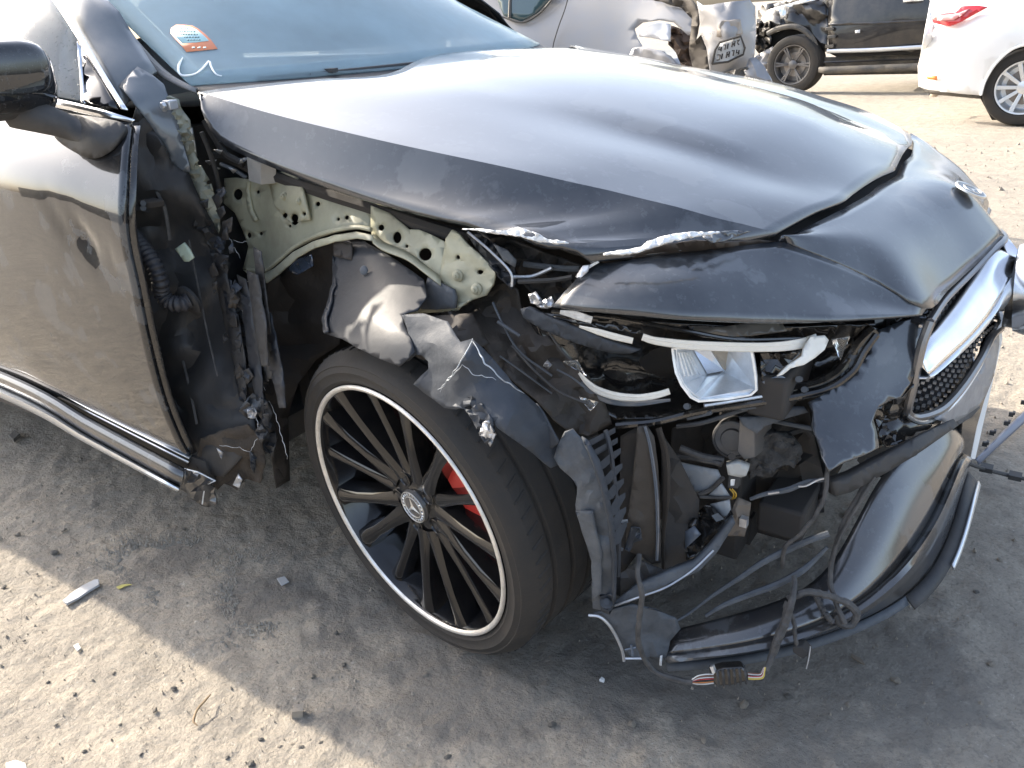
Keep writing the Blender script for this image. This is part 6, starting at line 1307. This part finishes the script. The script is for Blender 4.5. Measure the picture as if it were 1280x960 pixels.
TL = bp('tail_lamp', [(1166, 20, 7.09), (1172, 17, 7.05), (1194, 16, 6.99), (1203, 8, 6.98), (1222, 7, 6.96), (1235, 9, 6.95), (1218, 18, 6.95), (1200, 28, 6.96), (1188, 33, 6.98), (1168, 29, 7.06)], TAILR, WS, res=6, thick=.03)
bp('clear_lens', [(1172, 20, 7.02), (1198, 17, 6.95), (1212, 11, 6.94), (1205, 17, 6.935), (1192, 25, 6.945), (1172, 26, 7.01)], mat('pink lamp lens', (.72, .30, .30), rough=.12, coat=.8), TL, res=6, thick=.02)
bp('reflector', [(1159, 95, 7.10), (1171, 95, 7.05), (1171, 100, 7.05), (1160, 99, 7.10)], AMBER, WS, res=5, thick=.02)
bp('bumper_lower', [(1151, 109, 7.3), (1160, 112, 7.15), (1226, 119, 6.98), (1226, 123, 7.05), (1164, 117, 7.2)], GREYPL, WS, res=8)
bp('tow_hook', [(1164, 117, 7.3), (1176, 116, 7.25), (1170, 121, 7.25), (1162, 121, 7.3)], mat('tan plastic flap', (.30, .24, .18), rough=.7), WS, res=5)
mb = MB(); mb.tube(P3([(1226, 119, 6.96), (1232, 100, 6.94), (1246, 78, 6.92), (1268, 60, 6.91), (1294, 56, 6.91), (1325, 66, 6.91)]), .012, 6); mb.build('arch_lip', WHITEP, WS)
bp('arch_liner', [(1224, 120, 7.12), (1234, 92, 7.1), (1262, 60, 7.1), (1300, 52, 7.1), (1345, 80, 7.1), (1350, 150, 7.1), (1240, 150, 7.1)], HOLE, WS, res=14)
mb = MB(); mb.box((2.2, 8.0, .85), (4.2, 1.4, .9)); mb.build('body_shell', WHITEP, WS, bevel=.15)
loft('roof', [R3((.4, 7.45, 1.2), (1.4, 7.5, 1.46), (2.8, 7.5, 1.44)), R3((.3, 8.1, 1.25), (1.4, 8.1, 1.5), (2.8, 8.1, 1.48)), R3((.4, 8.7, 1.2), (1.4, 8.7, 1.46), (2.8, 8.7, 1.44))], 10, 6, WHITEP, WS, thick=.03)
ww = at(1280, 108, y=6.98); simple_wheel(WS, (ww.x, 6.98, .325), (-.05, -1, 0), .325, .225, 10, SATIN)
simple_wheel(WS, (ww.x + 2.6, 6.98, .325), (0, -1, 0), .325, .225, 10, SATIN)

# unseen wall added behind the viewer for the dark band in the door's reflection
mb = MB(); mb.box((0, -17, 1.3), (60, .25, 2.6)); wl = mb.build('reflection_wall', mat('dark reflected wall', (.10, .09, .08), rough=.9, var=.3, vscale=2))
tag(wl, 'unseen dark wall added to reflect as a dark band in the black door', 'wall')

# ------------------------------------------------------------------ loose things on the ground
def ground_z(): return -.004
STONE = mat('sandy grey stone', (.27, .235, .19), rough=.9, var=.25, vscale=30, bump=.002, bscale=90)
STONED = mat('dark grey stone', (.13, .12, .105), rough=.85, var=.3, vscale=40, bump=.002, bscale=90)
def stone_mesh(name, s, seed, m_, flat=.7):
    bm = bmesh.new(); bmesh.ops.create_icosphere(bm, subdivisions=2, radius=1)
    for v in bm.verts:
        n_ = noise.noise(v.co * 1.1 + Vector((seed * 5.1, 0, 0))) * .55 + noise.noise(v.co * 2.6 + Vector((0, seed * 3.3, 0))) * .22
        v.co *= (1 + n_); v.co.z *= flat
    for v in bm.verts: v.co *= s
    me = bpy.data.meshes.new(name); bm.to_mesh(me); bm.free(); me.materials.append(m_)
    me.polygons.foreach_set('use_smooth', [True] * len(me.polygons)); me.set_sharp_from_angle(angle=math.radians(32)); return me
# the lump of concrete at the edge of the car's shadow
c = at(373, 893, z=0)
bm = bmesh.new(); bmesh.ops.create_cube(bm, size=1)
bmesh.ops.subdivide_edges(bm, edges=bm.edges, cuts=3, use_grid_fill=True)
for v in bm.verts:
    v.co = Vector((v.co.x * .020, v.co.y * .017, v.co.z * .026)) * (1 + .12 * noise.noise(v.co * 2.4)) + Vector((.003 * v.co.z, 0, 0))
me = bpy.data.meshes.new('concrete_lump'); bm.to_mesh(me); bm.free()
o = link('concrete_lump', me, STONE, angle=35); o.location = (c.x, c.y, .006); o.rotation_euler = (.12, .1, .7)
tag(o, 'squarish grey concrete lump at the edge of the shadow in front of the wheel', 'stone')
# curled twig
mb = MB(); mb.tube([at(263, 868, z=.012), at(256, 876, z=.014), at(248, 885, z=.012), at(244, 893, z=.008), at(242, 902, z=.006), at(247, 907, z=.004)], [.0012, .0022, .0026, .0022, .0026, .001], 7)
tag(mb.build('twig', mat('dry twig', (.30, .21, .12), rough=.8, var=.3, vscale=60)), 'short curved dry twig on the sunlit sand', 'twig')
# white broken plastic piece
def slab(name, pts, z0, th, m_, label, cat, amp=.0):
    P_ = [at(*p, z=z0) for p in pts]; mb = MB(); mb.prism(P_, Vector((0, 0, th))); o = mb.build(name, m_, bevel=.001); return tag(o, label, cat)
slab('plastic_fragment', [(79, 753), (92, 742), (104, 734), (118, 727), (124, 726), (125, 733), (113, 740), (98, 750), (84, 757)], .004, .006, mat('dirty white plastic', (.42, .43, .45), rough=.5, dust=.4, dscale=40), 'long white broken plastic piece half in shadow at lower left', 'plastic fragment')
slab('leaf', [(145, 734), (152, 731), (160, 730), (166, 731), (157, 733), (149, 737)], .004, .001, mat('yellow green leaf', (.40, .36, .10), rough=.6), 'small yellow green leaf lying in the shade beside the white piece', 'leaf')
slab('paper_scrap', [(8, 955), (20, 951), (32, 955), (34, 962), (8, 964)], .004, .003, mat('white paper scrap', (.7, .7, .68), rough=.7), 'white scrap at the lower left corner of the sandy ground', 'paper scrap')
slab('grey_chip', [(346, 724), (356, 721), (362, 728), (352, 733)], .002, .003, mat('pale grey chip', (.36, .37, .38), rough=.6), 'pale grey chip on the dark stained ground left of the wheel', 'chip')
slab('white_chip', [(749, 852), (752, 848), (756, 851), (755, 854)], .001, .006, WHITE_TORN, 'tiny white chip on shaded ground below the front lip', 'chip')
slab('bottle_cap', [(92, 808), (98, 805), (102, 811), (97, 815)], .002, .003, mat('pale dusty chip', (.62, .60, .54), rough=.7), 'pale flat chip on sunlit sand below the white plastic piece', 'chip')
slab('wood_splinter', [(1064, 818), (1078, 826), (1081, 832), (1076, 830), (1063, 822)], .003, .004, mat('dull wood splinter', (.16, .13, .10), rough=.8), 'brown splinter lying on the ground below the hanging cables', 'splinter')
for q in ([(12, 548), (20, 541), (26, 546), (18, 553)],): slab('grey_chip', q, .003, .012, STONED, 'dark grey chip on the ground under the side skirt', 'chip')
# pebbles: sunlit ones one by one, then those in the shade
protos = [[stone_mesh('pebble', 1, k, m_) for k in range(5)] for m_ in (STONED, STONE)]
def pebble(px, py, s, dark, label, group, k):
    c = at(px, py, z=0); o = bpy.data.objects.new('pebble', protos[0 if dark else 1][k % 5]); COL.objects.link(o)
    o.location = (c.x, c.y, s * .3 - .003); o.scale = (s, s * .8, s * .8); o.rotation_euler = (0, 0, k * 1.7); return tag(o, label, 'pebble', group)
lit = [(217, 860, .006), (193, 887, .0055), (326, 923, .005), (284, 946, .004), (314, 955, .007), (142, 840, .0045), (60, 852, .004), (8, 875, .005), (105, 938, .004), (46, 717, .004), (5, 733, .006), (135, 791, .004), (176, 942, .004), (366, 930, .005), (376, 934, .006), (402, 928, .005), (388, 925, .004), (350, 932, .004), (93, 867, .004), (226, 850, .003), (150, 905, .004), (70, 905, .004), (64, 768, .004), (30, 800, .003)]
for k, q in enumerate(lit): pebble(*q, k % 4 != 1, ('larger dark pebble on the sunlit sand at the lower left' if q[2] >= .0055 else 'tiny dark pebble on the sunlit sand at the lower left') if k % 4 != 1 else 'small pale pebble on the sunlit sand at the lower left', ('larger dark pebbles on the sunlit sand' if q[2] >= .0055 else 'tiny dark pebbles on the sunlit sand') if k % 4 != 1 else 'pale pebbles on the sunlit sand', k)
shd = [(68, 690, .010), (45, 649, .007), (80, 662, .007), (62, 632, .006), (22, 668, .008), (262, 785, .008), (430, 830, .006), (505, 850, .006), (532, 843, .007), (455, 905, .006), (560, 895, .005), (640, 900, .006), (690, 905, .007), (735, 930, .006), (790, 905, .008), (830, 935, .007), (930, 880, .009), (960, 900, .008), (985, 870, .008), (1000, 915, .007), (1060, 880, .006), (1095, 900, .007), (1120, 850, .008), (1180, 770, .008), (1220, 740, .007), (1165, 870, .007), (1240, 830, .008), (1205, 910, .007), (1250, 700, .007), (1225, 660, .010), (560, 945, .006), (615, 930, .005), (880, 925, .006), (1030, 945, .006), (390, 845, .006), (345, 815, .005), (420, 790, .006), (165, 690, .006), (230, 660, .005), (120, 620, .006)]
for k, q in enumerate(shd[::2]): 
    w_ = 'left of the front wheel' if q[0] < 400 else ('below the front wheel' if q[0] < 740 else ('below the hanging cables' if q[0] < 1050 else 'right of the front lip'))
    d_ = ('larger ' if q[2] >= .0075 else '') + ('dark' if k % 3 == 0 else 'sandy')
    pebble(*q, k % 3 == 0, 'small %s pebble lying on the shaded ground %s' % (d_, w_), '%s pebbles in the shade %s' % (d_, w_), k + 2)
# grit: far too many to count
rg = random.Random(11); gm = MB()
def grit(x, y, s):
    a = rg.random() * 6.28; v = []
    for k in range(4):
        t = a + k * 1.57; v.append((x + s * math.cos(t) * rg.uniform(.6, 1.2), y + s * math.sin(t) * rg.uniform(.6, 1.2), -.004))
    v.append((x + rg.uniform(-.3, .3) * s, y + rg.uniform(-.3, .3) * s, s * rg.uniform(.5, 1.1)))
    gm.add(v, [(0, 1, 4), (1, 2, 4), (2, 3, 4), (3, 0, 4)])
for k in range(3000):
    x = rg.uniform(-1.5, 1.4); y = rg.uniform(-1.5, -.1); grit(x, y, min(.006, .0012 * rg.paretovariate(2.9)))
for k in range(1500):
    x = rg.uniform(-1.0, 3.0); y = rg.uniform(-.1, 6.0); grit(x, y, min(.02, .004 * rg.paretovariate(2.2)))
go = gm.build('grit', STONE, angle=None); go['kind'] = 'stuff'; go['label'] = 'loose grit scattered over the packed sandy ground'

gm = MB(); SOIL = mat('pale loose soil', (.36, .33, .28), rough=.95, var=.2, vscale=60)
for px, py, r_, a0, a1 in ((205, 705, .085, 1.6, 5.4), (345, 738, .10, 1.9, 5.6)):
    c = at(px, py, z=0)
    for k in range(1000):
        t = rg.uniform(a0, a1); r0 = r_ * (1 + .18 * math.sin(t * 3 + px) + .09 * math.sin(t * 7)) * (1 + abs(rg.gauss(0, .34)))
        grit(c.x + r0 * math.cos(t) * 1.3, c.y + r0 * math.sin(t) * .9, rg.uniform(.0010, .0030))
so_ = gm.build('loose_soil', SOIL, angle=None); so_['kind'] = 'stuff'; so_['label'] = 'pale crumbled soil round the damp patches beside the wheel'
